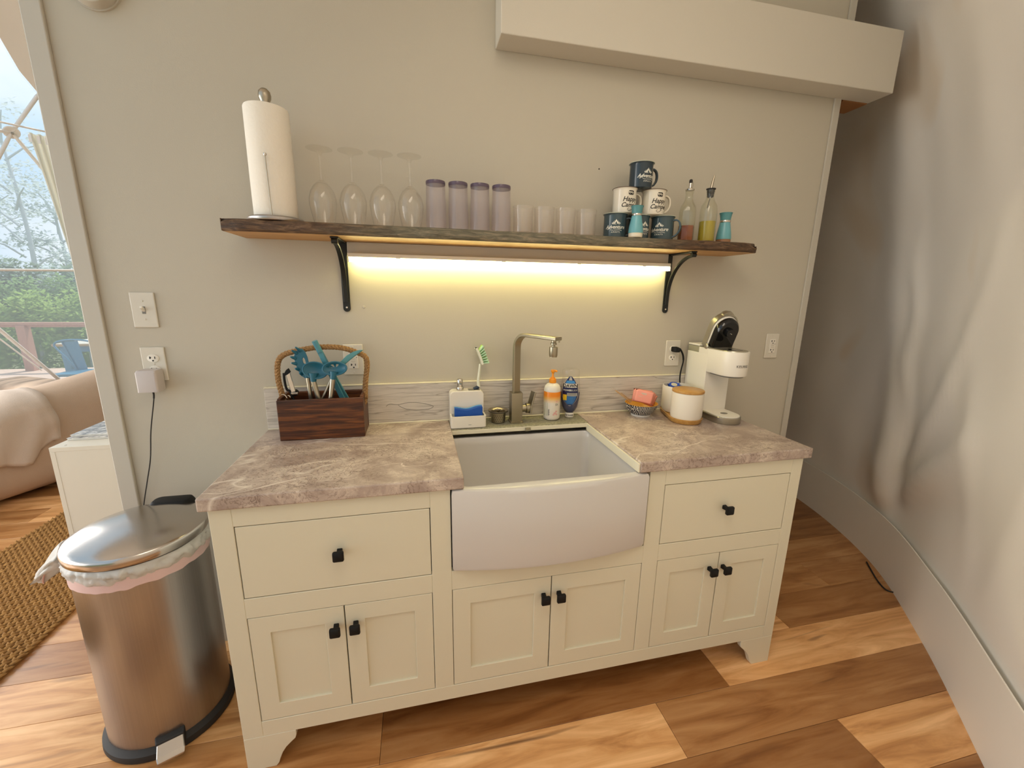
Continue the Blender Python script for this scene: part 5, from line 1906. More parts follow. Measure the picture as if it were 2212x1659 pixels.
# bamboo tray and canisters
ka = Vector((0.8615, -0.1955, 0))
kb = Vector((0.893, -0.079, 0))
tc_ = (ka + kb) / 2
dirv = (ka - kb).normalized()
ang = math.atan2(dirv.y, dirv.x)
t = thing('bamboo_tray', 'oval bamboo tray under the two white canisters', 'tray', (tc_.x, tc_.y, ZL), ang)


def stad(hl, r, z, n=14):
    out = []
    for i in range(n + 1):
        a_ = -math.pi / 2 + math.pi * i / n
        out.append((hl + r * math.cos(a_), r * math.sin(a_), z))
    for i in range(n + 1):
        a_ = math.pi / 2 + math.pi * i / n
        out.append((-hl + r * math.cos(a_), r * math.sin(a_), z))
    return out


hl = 0.0580
MB().loft([stad(hl, 0.0570, 0.0), stad(hl, 0.0610, 0.004), stad(hl, 0.0645, 0.0200), stad(hl, 0.0615, 0.0205), stad(hl, 0.0590, 0.0110)]).build('dish', 'bamboo', t, smooth=True, local=True)
CB = ZL + 0.0114


def canister(x, y, label, lid):
    t = thing('canister', label, 'canister', (x, y, CB))
    MB().lathe([(0.0530, 0.0), (0.0570, 0.0025), (0.0590, 0.012), (0.0608, 0.020), (0.0610, 0.106), (0.0602, 0.1125), (0.0575, 0.1130), (0.0575, 0.012), (0.0003, 0.008)], 48).build('jar', 'matte_ceramic', t, smooth=True, local=True)
    if lid:
        MB().lathe([(0.0560, 0.108), (0.0560, 0.1132), (0.0612, 0.1134), (0.0618, 0.1156), (0.0612, 0.1210), (0.0595, 0.1224), (0.0003, 0.1228)], 48).build('lid', 'bamboo', t, smooth=True, local=True)
    return t


canister(ka.x, ka.y, 'round white canister closed with a bamboo lid on the bamboo tray', True)
canister(kb.x, kb.y, 'open white canister of blue creamer cups behind the lidded canister', False)
rk = random.Random(4)
cl = ['blue creamer cup with a foil lid tilted on the open canister nearest the bowl', 'blue creamer cup lying beside the tilted one in the open canister',
      'blue creamer cup at the back rim of the open canister', 'blue creamer cup partly hidden by the bamboo lid in the open canister', 'blue creamer cup lowest in the open canister']
for i, (ox, oy, oz, rx, ry) in enumerate(((-0.026, -0.012, 0.118, 0.35, -0.15), (0.008, -0.030, 0.108, 0.2, 0.4), (-0.008, 0.030, 0.108, -0.3, 0.2), (0.031, 0.008, 0.106, 0.1, 0.3), (-0.030, -0.032, 0.088, 0.0, 0.0))):
    tt_ = thing('creamer_cup', cl[i], 'creamer', (kb.x + ox, kb.y + oy, CB + oz), group='creamer cups in the open canister')
    M_ = Matrix.Rotation(rx, 4, 'X') @ Matrix.Rotation(ry, 4, 'Y')
    MB().lathe([(0.0130, -0.020), (0.0140, -0.019), (0.0165, 0.0)], 20).xf(M_).build('cup', 'creamer_blue', tt_, smooth=True, local=True)
    MB().lathe([(0.0205, 0.0002), (0.0205, 0.0010), (0.0110, 0.0012)], 20).xf(M_).build('foil_lid', 'creamer_blue', tt_, smooth=True, local=True)
    MB().lathe([(0.0125, 0.0012), (0.0125, 0.0016)], 20).xf(M_).build('lid_print', 'creamer_foil', tt_, local=True)
    MB().prism([M_ @ Vector(p) for p in ((0.017, -0.006, 0.0004), (0.028, 0.0, 0.004), (0.017, 0.006, 0.0004))], M_ @ Vector((0, 0, 0.0004))).build('pull_tab', 'creamer_blue', tt_, local=True)

# ------------------------------------------------------------------ coffee maker (faces the room)
mx, mw = 1.0260, 0.0575           # centre and half width
my1 = -0.0180                     # back
t = thing('coffee_maker', 'white single-cup coffee maker with its lid raised at the end of the worktop', 'coffee maker', (mx, -0.15, ZL))


def dshape(hw, yb2, yf, z, n=14):
    """flat back, half-round front"""
    out = [(mx + hw, yb2, z)]
    out.append((mx - hw, yb2, z))
    cyy = yf + hw
    for i in range(n + 1):
        a_ = math.pi + math.pi * i / n
        out.append((mx + hw * math.cos(a_), cyy + hw * math.sin(a_), z))
    return out


yfr = -0.282
# base with silver rim and drip plate
MB().loft([dshape(mw - 0.002, my1, yfr + 0.002, ZL), dshape(mw, my1, yfr, ZL + 0.003), dshape(mw, my1, yfr, ZL + 0.026), dshape(mw - 0.002, my1, yfr + 0.002, ZL + 0.028)]).build('base', 'silver_paint', t, smooth=True)
MB().loft([dshape(mw - 0.005, -0.150, yfr + 0.005, ZL + 0.0282), dshape(mw - 0.006, -0.150, yfr + 0.006, ZL + 0.0305)]).build('drip_plate', 'white_plastic', t, smooth=True)
MB().lathe([(0.0150, ZL + 0.0306), (0.0150, ZL + 0.0312)], 24, (mx, -0.215, 0), sx=1.0, sy=0.8).build('drip_hole', 'print_grey', t)
# column, rear shell and head run flush
HZ0, HZ1 = 1.0780, 1.1740
MB().box(mx - mw, mx + mw, -0.150, my1, ZL + 0.0282, 1.1500).build('column', 'white_plastic', t, bevel=0.0012, seg=2, smooth=True)
MB().box(mx - mw, mx + mw, -0.150, -0.092, 1.1500, HZ1).build('shoulder', 'white_plastic', t)
MB().loft([dshape(mw - 0.002, -0.150, yfr + 0.002, HZ0), dshape(mw, -0.150, yfr, HZ0 + 0.004), dshape(mw, -0.150, yfr, HZ1 - 0.003), dshape(mw - 0.001, -0.150, yfr + 0.001, HZ1)]).build('head', 'white_plastic', t, smooth=True)
MB().loft([dshape(mw - 0.012, -0.16, yfr + 0.012, HZ0 - 0.007), dshape(mw - 0.010, -0.16, yfr + 0.010, HZ0 - 0.0002)]).build('brew_outlet', 'print_grey', t, smooth=True)
# reservoir at the back
MB().box(mx - mw + 0.002, mx + mw - 0.002, -0.0900, my1 + 0.003, 1.1502, 1.1760).build('reservoir', 'reservoir_grey', t, bevel=0.003)
MB().box(mx - mw, mx + mw, -0.0905, my1, 1.1762, 1.1840).build('reservoir_lid', 'white_plastic', t, bevel=0.003, smooth=True)
m = MB().lathe([(0.040, 0), (0.040, 0.0008), (0.0385, 0.0010), (0.0385, 0.0)], 40, cap0=False, cap1=False)
m.xf(Matrix.Translation((mx - mw - 0.0006, my1 - 0.012, 1.085)) @ Matrix.Rotation(math.radians(90), 4, 'Y'))
# pod well and dark top plate
MB().loft([dshape(mw - 0.006, -0.150, yfr + 0.006, HZ1 + 0.0002), dshape(mw - 0.007, -0.150, yfr + 0.007, HZ1 + 0.0025)]).build('top_plate', 'silver_paint', t, smooth=True)
MB().lathe([(0.027, HZ1 + 0.0026), (0.027, HZ1 + 0.0032)], 28, (mx + 0.008, -0.222, 0)).build('pod_well', 'gloss_black', t)
# raised lid, hinged behind the pod well: built lying flat, then swung up
hz = HZ1 + 0.006
hy = -0.138
LL = 0.135


def lidshape(hw, y0_, y1_, z, n=16):
    out = [(hw, y0_, z), (-hw, y0_, z)]
    cyy = y1_ + hw
    for i in range(n + 1):
        a_ = math.pi + math.pi * i / n
        out.append((hw * math.cos(a_), cyy + hw * math.sin(a_), z))
    return out


ML = Matrix.Translation((mx, hy, hz)) @ Matrix.Rotation(math.radians(-69), 4, 'X')
MB().loft([lidshape(0.0535, 0.0, -LL + 0.006, 0.004), lidshape(0.0540, 0.0, -LL + 0.004, 0.008), lidshape(0.0540, 0.0, -LL + 0.004, 0.022), lidshape(0.0500, -0.004, -LL + 0.010, 0.030)]).xf(ML).build('lid', 'white_plastic', t, smooth=True)
MB().loft([lidshape(0.0450, -0.006, -LL + 0.018, -0.020), lidshape(0.0500, -0.004, -LL + 0.010, -0.012), lidshape(0.0515, -0.002, -LL + 0.008, 0.0038)]).xf(ML).build('lid_underside', 'gloss_black', t, smooth=True)
MB().lathe([(0.017, -0.0330), (0.019, -0.0205)], 24, (0.0, -0.075, 0)).xf(ML).build('pod_press', 'gloss_black', t, smooth=True)
MB().tube([(0, -0.075, -0.033), (0, -0.075, -0.040)], [0.003, 0.001], 8).xf(ML).build('needle', 'chrome', t)
# silver handle band wrapping the lid
hb_o = lidshape(0.0575, 0.004, -LL - 0.002, 0)[1:]
hb_i = lidshape(0.0545, 0.004, -LL + 0.002, 0)[1:]
secs_ = []
o_, i_ = lidshape(0.0585, 0.006, -LL - 0.004, 0), lidshape(0.0545, 0.006, -LL + 0.001, 0)
seq_o = [o_[1]] + o_[2:] + [o_[0]]
seq_i = [i_[1]] + i_[2:] + [i_[0]]
for k_, (a_, b_) in enumerate(zip(seq_o, seq_i)):
    secs_.append([(a_[0], a_[1], 0.010), (a_[0], a_[1], 0.034), (b_[0], b_[1], 0.034), (b_[0], b_[1], 0.010)])
MB().loft(secs_).xf(ML).build('handle_band', 'silver_paint', t, smooth=True)
MB().loft([lidshape(0.0300, -LL + 0.045, -LL - 0.012, 0.014), lidshape(0.0310, -LL + 0.045, -LL - 0.014, 0.024), lidshape(0.0290, -LL + 0.045, -LL - 0.010, 0.036)]).xf(ML).build('finger_grip', 'silver_paint', t, smooth=True)
for s_ in (-1, 1):
    m = MB().lathe([(0.0115, 0), (0.0115, 0.004), (0.009, 0.006), (0.0005, 0.0062)], 20)
    m.xf(Matrix.Translation((mx + s_ * (mw - 0.0015), hy + 0.002, hz + 0.002)) @ Matrix.Rotation(math.radians(90 * s_), 4, 'Y'))
    m.build('hinge', 'silver_paint', t, smooth=True)
v_, f_ = text2d('KEURIG', 0.0135, 0, 'CENTER', 0.0003, 1.1)
MB().add([(mx + x_ * math.cos(0) * 0 + (mw + 0.0006) * math.sin(x_ / mw), yfr + mw - (mw + 0.0006) * math.cos(x_ / mw), y_ + 1.1150) for x_, y_ in v_], f_).build('lettering', 'print_grey', t)
# its plug and flex
cx, cz = 0.8679 + 0.035, 1.0772 + 0.057 + 0.0195
cmk = t
MB().loft([rring(cx, cz, 0.0115, 0.0105, 0.004, 0.0085), rring(cx, cz, 0.0125, 0.0115, 0.004, 0.016), rring(cx + 0.003, cz - 0.001, 0.0125, 0.0105, 0.004, 0.030), rring(cx + 0.006, cz - 0.003, 0.0095, 0.0085, 0.004, 0.036)]).xf(
    Matrix(((1, 0, 0, 0), (0, 0, -1, 0), (0, 1, 0, 0), (0, 0, 0, 1)))).build('plug', 'black_plastic', cmk, smooth=True)
fx_ = smoothpath([(cx + 0.006, -0.034, cz - 0.002), PX(1469, 754, -0.036), PX(1475, 766, -0.030), PX(1476, 780, -0.026), PX(1472, 796, -0.028), PX(1469, 812, -0.0285), PX(1469, 830, -0.0290), (0.956, -0.0300, 0.950), (0.961, -0.0300, 0.925), (0.9683, -0.0300, 0.915)], 6)
MB().tube(fx_[:18], 0.0040, 10).build('flex', 'black_plastic', cmk, smooth=True)
MB().tube(fx_[17:], 0.0030, 10).build('flex', 'black_plastic', cmk, smooth=True)

# ------------------------------------------------------------------ pedal bin
qx, qy = -1.0350, -0.2750
BR = 0.1600
t = thing('pedal_bin', 'round brushed steel pedal bin with a white liner bag beside the cabinet', 'trash can', (qx, qy, 0))
MB().lathe([(0.160, 0.0), (0.172, 0.002), (0.175, 0.010), (0.1735, 0.026), (0.164, 0.034), (0.1605, 0.040)], 64, (qx, qy, 0)).build('base_ring', 'black_rubber', t, smooth=True)
MB().lathe([(BR - 0.002, 0.030), (BR, 0.032), (BR, 0.640), (BR - 0.002, 0.642), (BR - 0.006, 0.642), (BR - 0.006, 0.05)], 72, (qx, qy, 0), cap1=True).build('body', 'brushed_steel', t, smooth=True)
lz = 0.648
MB().lathe([(0.150, lz + 0.004), (0.164, lz), (0.1690, lz + 0.002), (0.1700, lz + 0.006), (0.1705, lz + 0.022), (0.1690, lz + 0.0265), (0.1640, lz + 0.0300), (0.150, lz + 0.0360), (0.120, lz + 0.0440), (0.080, lz + 0.0505), (0.040, lz + 0.0540), (0.0005, lz + 0.0550)], 72,
           (qx, qy, 0)).build('lid', 'lid_steel', t, smooth=True)
# hinge cover at the back
hc = Vector((qx + 0.02, qy + 0.140, lz + 0.022))
MB().loft([rring(hc.x, hc.y, 0.064, 0.034, 0.022, lz + 0.006), rring(hc.x, hc.y, 0.062, 0.033, 0.022, lz + 0.036), rring(hc.x, hc.y + 0.004, 0.055, 0.026, 0.018, lz + 0.046), rring(hc.x, hc.y + 0.004, 0.050, 0.022, 0.016, lz + 0.048)]).build('hinge_cover', 'black_plastic', t, smooth=True)
# pedal: points to the room
pa_ = math.radians(-66)
pd = Vector((math.cos(pa_), math.sin(pa_), 0))
pw = Vector((-math.sin(pa_), math.cos(pa_), 0))
pc = Vector((qx, qy, 0)) + pd * 0.165


def ploc(a_, b_, c_):
    return pc + pw * a_ + pd * b_ + Vector((0, 0, c_))


m = MB().loft([[ploc(-0.036, -0.010, 0.026), ploc(0.036, -0.010, 0.026), ploc(0.036, -0.010, 0.068), ploc(-0.036, -0.010, 0.068)],
               [ploc(-0.034, 0.012, 0.018), ploc(0.034, 0.012, 0.018), ploc(0.034, 0.012, 0.062), ploc(-0.034, 0.012, 0.062)]])
m.build('pedal_slot', 'black_rubber', t, bevel=0.003)
m = MB().loft([[ploc(-0.032, 0.005, 0.040), ploc(0.032, 0.005, 0.040), ploc(0.032, 0.005, 0.060), ploc(-0.032, 0.005, 0.060)],
               [ploc(-0.034, 0.040, 0.026), ploc(0.034, 0.040, 0.026), ploc(0.034, 0.040, 0.040), ploc(-0.034, 0.040, 0.040)],
               [ploc(-0.032, 0.050, 0.022), ploc(0.032, 0.050, 0.022), ploc(0.032, 0.050, 0.030), ploc(-0.032, 0.050, 0.030)]])
m.build('pedal', 'lid_steel', t, bevel=0.003)
for b_ in (0.016, 0.026, 0.036):
    MB().tube([ploc(-0.028, b_, 0.0605 - 0.57 * b_), ploc(0.028, b_, 0.0605 - 0.57 * b_)], 0.0014, 8).build('pedal_rib', 'lid_steel', t, smooth=True)

# liner bag folded over the rim
t = thing('bin_liner_bag', 'translucent white bin liner folded over the steel bin rim', 'trash bag', (qx, qy, 0.57))
rows = []
NA = 220
rg_ = random.Random(8)
for j in range(9):
    f_ = j / 8
    row = []
    for i in range(NA + 1):
        a_ = 2 * math.pi * i / NA
        c_, s_ = math.cos(a_), math.sin(a_)
        w = noise.noise(Vector((c_ * 7, s_ * 7, f_ * 1.8)))
        w2 = abs(noise.noise(Vector((c_ * 19, s_ * 19, f_ * 4 + 5)))) - 0.25
        puff = math.sin(math.pi * f_ ** 0.8)
        r_ = BR + 0.003 + puff * (0.007 + 0.011 * max(-0.4, w) + 0.012 * w2)
        z_ = 0.645 - 0.036 * f_ - 0.012 * f_ * (w + 0.5)
        row.append((qx + r_ * c_, qy + r_ * s_, z_))
    rows.append(row)
MB().grid(rows).build('crumpled_fold', 'bag_film', t, smooth='all')
rows = []
for j in range(4):
    f_ = j / 3
    row = []
    for i in range(NA + 1):
        a_ = 2 * math.pi * i / NA
        c_, s_ = math.cos(a_), math.sin(a_)
        w = noise.noise(Vector((c_ * 5, s_ * 5, 2)))
        row.append((qx + (BR + 0.0045) * c_, qy + (BR + 0.0045) * s_, 0.618 - 0.038 * f_ - 0.008 * w * f_))
    rows.append(row)
MB().grid(rows).build('hem_band', 'bag_hem_pink', t, smooth='all')
# gathered tail hanging out on the far side from the cabinet
ta = math.radians(188)
tp0 = Vector((qx + BR * math.cos(ta), qy + BR * math.sin(ta), 0.630))
secs_ = []
for k_ in range(10):
    f_ = k_ / 9
    c_ = tp0 + Vector((-0.008 - 0.078 * f_, -0.012 * f_, 0.006 - 0.074 * f_ ** 1.3))
    r_ = 0.042 * (1 - f_) ** 0.6 + 0.013
    ring_ = []
    for i in range(22):
        a_ = 2 * math.pi * i / 22
        w = 1 + 0.35 * math.sin(a_ * 5 + f_ * 4) * (0.4 + f_)
        ring_.append(c_ + Vector((0.010 * math.sin(a_ * 3), r_ * w * math.cos(a_), r_ * 0.55 * w * math.sin(a_))))
    secs_.append(ring_)
MB().loft(secs_).build('gathered_tail', 'bag_film', t, smooth='all')
MB().tube(smoothpath([tp0 + Vector((-0.025, -0.030, -0.012)), tp0 + Vector((-0.048, -0.032, -0.030)), tp0 + Vector((-0.066, -0.022, -0.058)), tp0 + Vector((-0.074, -0.012, -0.074))], 4), 0.006, flat=(0.016, 0.003, (0, 0.6, 0.8))).build('drawstring', 'bag_tie_pink', t, smooth=True)

# cable at the foot of the skirt
cbp = smoothpath([PZ(1872, 1214, 0.004), PZ(1882, 1232, 0.004), PZ(1896, 1255, 0.004), PZ(1914, 1274, 0.004), PZ(1936, 1280, 0.004), PZ(1944, 1276, 0.004)], 5)
tag(MB().tube(cbp, 0.0035, 8).build('floor_cable', 'black_rubber', smooth=True), 'short loop of dark cable on the floor by the curved skirt', 'cable')

# ------------------------------------------------------------------ living corner beyond the wall
t = thing('side_cabinet', 'white laminate side cabinet beyond the open end of the wall', 'cabinet', (-1.44, 0.50, 0))
tx0, tx1, ty0, ty1, tz1 = -1.640, -1.242, 0.300, 0.690, 0.755
MB().box(tx0, tx1, ty0, ty1, tz1 - 0.018, tz1).build('top_panel', 'white_laminate', t, bevel=0.001, seg=1)
MB().box(tx0, tx0 + 0.018, ty0, ty1, 0.0, tz1 - 0.018).build('side_panel', 'white_laminate', t, bevel=0.001, seg=1)
MB().box(tx1 - 0.018, tx1, ty0, ty1, 0.0, tz1 - 0.018).build('side_panel', 'white_laminate', t, bevel=0.001, seg=1)
MB().box(tx0 + 0.018, tx1 - 0.018, ty0 + 0.001, ty0 + 0.014, 0.0, tz1 - 0.018).build('back_panel', 'white_laminate', t)
MB().lathe([(0.005, 0), (0.004, 0.0012), (0.0003, 0.0014)], 12, (-1.60, 0.325, tz1)).build('cam_cap', 'trim_paint', t, smooth=True)
MB_mag = [(-1.632, -1.40, 0.385, 0.620, 0.0006, 0.0100, 'grey magazine under the glossy one on the white side cabinet'),
          (-1.628, -1.395, 0.400, 0.630, 0.0106, 0.0190, 'glossy patterned magazine topmost on the white side cabinet')]
k = N('magazine_cover')
n1 = k.noise(k.coord(), 22, 4, 0.6, 1.5)
k.pbr(k.ramp(n1, [(0.40, (0.16, 0.16, 0.17)), (0.52, (0.42, 0.41, 0.40)), (0.60, (0.70, 0.68, 0.65))]), 0.25)
MATS['magazine_cover'] = k.m
for (x0_, x1_, y0_, y1_, za, zb_, lab) in MB_mag:
    tt_ = thing('magazine', lab, 'magazine', (x0_, y0_, tz1 + za))
    MB().box(x0_, x1_, y0_, y1_, tz1 + za, tz1 + zb_ - 0.0012).build('pages', 'magazine_paper', tt_)
    MB().box(x0_ - 0.002, x1_ + 0.002, y0_ - 0.002, y1_ + 0.002, tz1 + zb_ - 0.0011, tz1 + zb_).build('cover', 'magazine_cover', tt_)
tag(MB().loft([rring(-1.408, 0.345, 0.018, 0.030, 0.004, tz1 + 0.0006), rring(-1.408, 0.345, 0.018, 0.030, 0.004, tz1 + 0.105), rring(-1.408, 0.345, 0.016, 0.028, 0.004, tz1 + 0.108)]).build('white_box', 'white_laminate', smooth=True),
    'small upright white box on the side cabinet against the wall end', 'box')

# jute runner
t = thing('jute_rug', 'thick braided jute runner on the plank floor', 'rug', (-2.035, 0.4, 0))
rx0, rx1, ry0, ry1 = -2.375, -1.690, -0.85, 1.75
MB().box(rx0 + 0.006, rx1 - 0.006, ry0, ry1, 0.0005, 0.010).build('backing', 'rug_jute', t)
st_ = MB()
cw, pl_ = 0.0285, 0.030
nc = int((rx1 - rx0) / cw)
rgs = random.Random(21)
for ci in range(nc):
    xc = rx0 + cw * (ci + 0.5)
    for s_ in (-1, 1):
        y = ry0 + (pl_ / 2 if s_ > 0 else 0)
        while y < ry1:
            # one stitch: a slanted grain of the plait
            cx_, cy_, cz_ = xc + s_ * cw * 0.23, y + rgs.uniform(-.002, .002), 0.0125 + rgs.uniform(-.001, .0015)
            ca, sa = math.cos(0.62 * s_), math.sin(0.62 * s_)
            hl_, hw_, hh_ = 0.0195, 0.0078, 0.0075
            pts = []
            for (lx, ly, lz_) in ((-hw_, 0, 0), (0, -hl_, -0.002), (hw_, 0, 0), (0, hl_, -0.002), (0, -hl_ * 0.45, hh_), (0, hl_ * 0.45, hh_)):
                pts.append((cx_ + lx * ca + ly * sa * 1.0, cy_ - lx * sa + ly * ca, cz_ + lz_))
            st_.add(pts, [(0, 1, 4), (1, 2, 4), (2, 5, 4), (2, 3, 5), (3, 0, 5), (0, 4, 5)])
            y += pl_
so = st_.build('plaited_pile', 'rug_jute', t, smooth='all')
so['kind'] = 'stuff'

# sofa: end panel faces the room, seat runs away towards the window
sa_ = Vector((-2.78, 1.40, 0))
sd_ = Vector((0.47, 0.88, 0)).normalized()
sn_ = Vector((-sd_.y, sd_.x, 0))
t = thing('sofa', 'beige upholstered sofa with rounded arms below the bay window', 'sofa', sa_)


def sofa_pt(s, n, z):
    return sa_ + sd_ * s + sn_ * n + Vector((0, 0, z))


def pad(name, s0, s1, n0, n1, z0_, z1_, r, mat='sofa_fabric', crown=0.0, slope=0.0):
    """soft block with rounded edges; slope raises the far end"""
    secs_ = []
    NP = 14
    for i in range(NP + 1):
        f_ = i / NP
        s = s0 + (s1 - s0) * f_
        edge = min(1.0, min(f_, 1 - f_) * (s1 - s0) / r)
        sh_ = 1 - (1 - edge) ** 2
        rr_ = r * sh_
        ring_ = []
        ins = r * (1 - math.sqrt(max(0.0, sh_)))
        for (nx, zx, a0_) in ((1, 1, 0), (-1, 1, 90), (-1, -1, 180), (1, -1, 270)):
            for q in range(5):
                a_ = math.radians(a0_ + 90 * q / 4)
                rn = r
                n_ = (n0 + n1) / 2 + nx * ((n1 - n0) / 2 - rn) + rn * math.cos(a_)
                z_ = (z0_ + z1_) / 2 + zx * ((z1_ - z0_) / 2 - rn) + rn * math.sin(a_)
                cn, cz2 = (n0 + n1) / 2, (z0_ + z1_) / 2
                k2 = 1 - ins / max(0.01, (n1 - n0))
                k3 = 1 - ins / max(0.01, (z1_ - z0_))
                zz_ = cz2 + (z_ - cz2) * k3
                top = max(0.0, (zz_ - z0_) / (z1_ - z0_))
                ring_.append(sofa_pt(s, cn + (n_ - cn) * k2, zz_ + slope * (s - s0) * top + crown * top * math.sin(math.pi * f_)))
        secs_.append(ring_)
    return MB().loft(secs_).build(name, mat, t, smooth='all')


pad('arm', -0.62, 0.98, -0.02, 0.30, 0.03, 0.545, 0.13, slope=0.165)
pad('arm', -0.62, 0.98, 1.50, 1.80, 0.03, 0.36, 0.10, slope=0.10)
pad('seat_base', -0.55, 0.80, 0.26, 1.54, 0.06, 0.30, 0.05)
pad('seat_cushion', -0.60, 0.62, 0.305, 0.895, 0.30, 0.43, 0.06, crown=0.02)
pad('seat_cushion', -0.60, 0.62, 0.905, 1.495, 0.30, 0.43, 0.06, crown=0.02)
pad('backrest', 0.62, 0.96, 0.28, 1.52, 0.10, 0.60, 0.12)
for s in (-0.45, 0.80):
    for n_ in (0.10, 1.68):
        MB().lathe([(0.022, 0.0), (0.028, 0.034)], 14, sofa_pt(s, n_, 0.0)).build('foot', 'black_plastic', t, smooth=True)

# throw over the near arm
def arm_top(s):
    return 0.545 + 0.165 * (s + 0.62)


t = thing('throw_blanket', 'pale beige throw draped over the sofa arm', 'blanket', sofa_pt(0, 0.1, 0.5))
rows = []
for i in range(27):
    f_ = i / 26
    s = -0.60 + 0.92 * f_
    zt2 = arm_top(s) + 0.012
    fr = 0.24 + 0.05 * math.sin(f_ * 5.1) + 0.05 * f_ + 0.10 * max(0.0, 1 - abs(f_ - 0.80) / 0.16)
    row = []
    for j in range(30):
        g_ = j / 29
        # path over the arm: inside -> top -> outside -> down
        w = 0.018 * noise.noise(Vector((f_ * 6 + g_ * 2, g_ * 3, 3))) + 0.014 * noise.noise(Vector((f_ * 15 + g_ * 4, g_ * 3, 7))) + 0.008 * math.sin(f_ * 34 + g_ * 9)
        if g_ < 0.25:
            q = g_ / 0.25
            n_, z_ = 0.318 + w, zt2 - 0.15 + q * 0.05
        elif g_ < 0.55:
            q = (g_ - 0.25) / 0.30
            a_ = math.pi * q
            n_ = 0.14 + 0.178 * math.cos(a_)
            z_ = zt2 - 0.10 + 0.108 * math.sin(a_) + w * 0.8 + 0.012 * math.sin(f_ * 9)
        else:
            q = (g_ - 0.55) / 0.45
            n_ = -0.046 + w * 1.3 - 0.012 * math.sin(q * 3)
            z_ = zt2 - 0.10 - q * fr
        row.append(sofa_pt(s + 0.02 * math.sin(g_ * 6 + f_ * 3), n_, z_))
    rows.append(row)
MB().grid(rows).build('cloth', 'throw_fabric', t, smooth='all', solid=0.006)

# ------------------------------------------------------------------ bay window of the dome
win = thing('window_1', 'clear vinyl bay window with white dome struts', 'window', (DOME_C.x - 3.0, DOME_C.y + 1.0, 0.28))
del win['category']
win['kind'] = 'structure'


pane = []
for i in range(0, 66):
    deg = WIN_A + (WIN_B - WIN_A) * i / 65
    pane.append([dome_pt(deg, win_top(deg) * j / 24, -0.035) for j in range(25)])
MB().grid(pane).build('pane', 'window_vinyl', win, smooth='all')


def strut(p, q, r=0.013):
    p, q = Vector(p), Vector(q)
    MB().tube([p, p + (q - p) * 0.06, p + (q - p) * 0.94, q], [r * 0.7, r, r, r * 0.7], 14).build('strut', 'strut_white', win, smooth=True)


hub = sph(25, 286)
n_up = sph(84, 203)
strut(hub, n_up)
strut(hub, sph(-160, 640))
strut(hub, sph(255, 556))
strut(hub, sph(-330, 232))
strut(sph(-330, 580), sph(262, 585), 0.010)
strut(sph(-300, 462), sph(165, 851), 0.014)
MB().tube([sph(-30, 560 + 150), sph(90, 560 + 240)], 0.006, 8).build('lace_edge', 'strut_white', win, smooth=True)
# hub plate
cc = Vector((DOME_C.x, DOME_C.y, DOME_C.z))
nrm = (hub - cc).normalized()
M_ = Matrix.Translation(hub) @ nrm.to_track_quat('Z', 'Y').to_matrix().to_4x4()
MB().lathe([(0.046, -0.006), (0.050, 0.0), (0.046, 0.006)], 24).xf(M_).build('hub_plate', 'strut_white', win, smooth=True)
MB().lathe([(0.009, -0.020), (0.009, 0.010)], 6).xf(M_).build('hub_bolt', 'label_silver', win)

# rod and curtain inside the window edge
ra, rb_ = sph(-60, 250, -0.12), sph(160, 298, -0.12)
tag(MB().tube([ra, rb_], 0.007, 12).build('curtain_rod', 'strut_white', smooth=True), 'thin pale curtain rod across the bay window top', 'curtain rod')
t = thing('curtain', 'cream pleated curtain gathered at the edge of the bay window', 'curtain', sph(170, 590, -0.14))
topA, topB = sph(62, 287, -0.14), sph(150, 303, -0.14)
midA, midB = sph(110, 425, -0.14), sph(172, 425, -0.14)
lowA, lowB = sph(166, 592, -0.14), sph(200, 592, -0.14)
endA, endB = sph(205, 760, -0.14), sph(225, 760, -0.14)
rows = []
for j in range(22):
    f_ = j / 21

    def along(a_, b_, c_, d_):
        if f_ < 0.4:
            return a_.lerp(b_, f_ / 0.4)
        if f_ < 0.75:
            return b_.lerp(c_, (f_ - 0.4) / 0.35)
        return c_.lerp(d_, (f_ - 0.75) / 0.25)

    A_, B_ = along(topA, midA, lowA, endA), along(topB, midB, lowB, endB)
    row = []
    out = (Vector((CAM.x, CAM.y, 0)) - Vector((A_.x, A_.y, 0))).normalized()
    for i in range(41):
        g_ = i / 40
        row.append(A_.lerp(B_, g_) + out * (0.020 * math.sin(g_ * 2 * math.pi * 5) * (1 - 0.5 * f_)))
    rows.append(row)
MB().grid(rows).build('cloth', 'curtain_fabric', t, smooth='all')
hd_ = MB()
for i in range(5):
    p = topA.lerp(topB, 0.08 + 0.2 * i)
    MB().box(p.x - 0.010, p.x + 0.010, p.y - 0.030, p.y - 0.026, p.z - 0.07, p.z - 0.015).build('pleat_tab', 'strut_white', t)

# ------------------------------------------------------------------ outdoors
DZ = -0.05
dk = MB().box(-9.5, -3.9, 1.0, 7.15, DZ - 0.06, DZ - 0.03).build('deck', 'deck_wood')
tag(dk, kind='structure')
y = 1.0
proto = None
while y < 7.1:
    if proto is None:
        proto = MB().box(0, 5.6, 0, 0.138, -0.028, 0.0).build('deck_board', 'deck_wood', dk, local=True)
        o = proto
    else:
        o = proto.copy()
        COL.objects.link(o)
        o.parent = dk
    o.location = (-9.5, y, DZ)
    y += 0.144
tag(MB().box(-70, 30, -20, 110, -1.4, -1.2).build('ground', 'soil'), kind='structure')

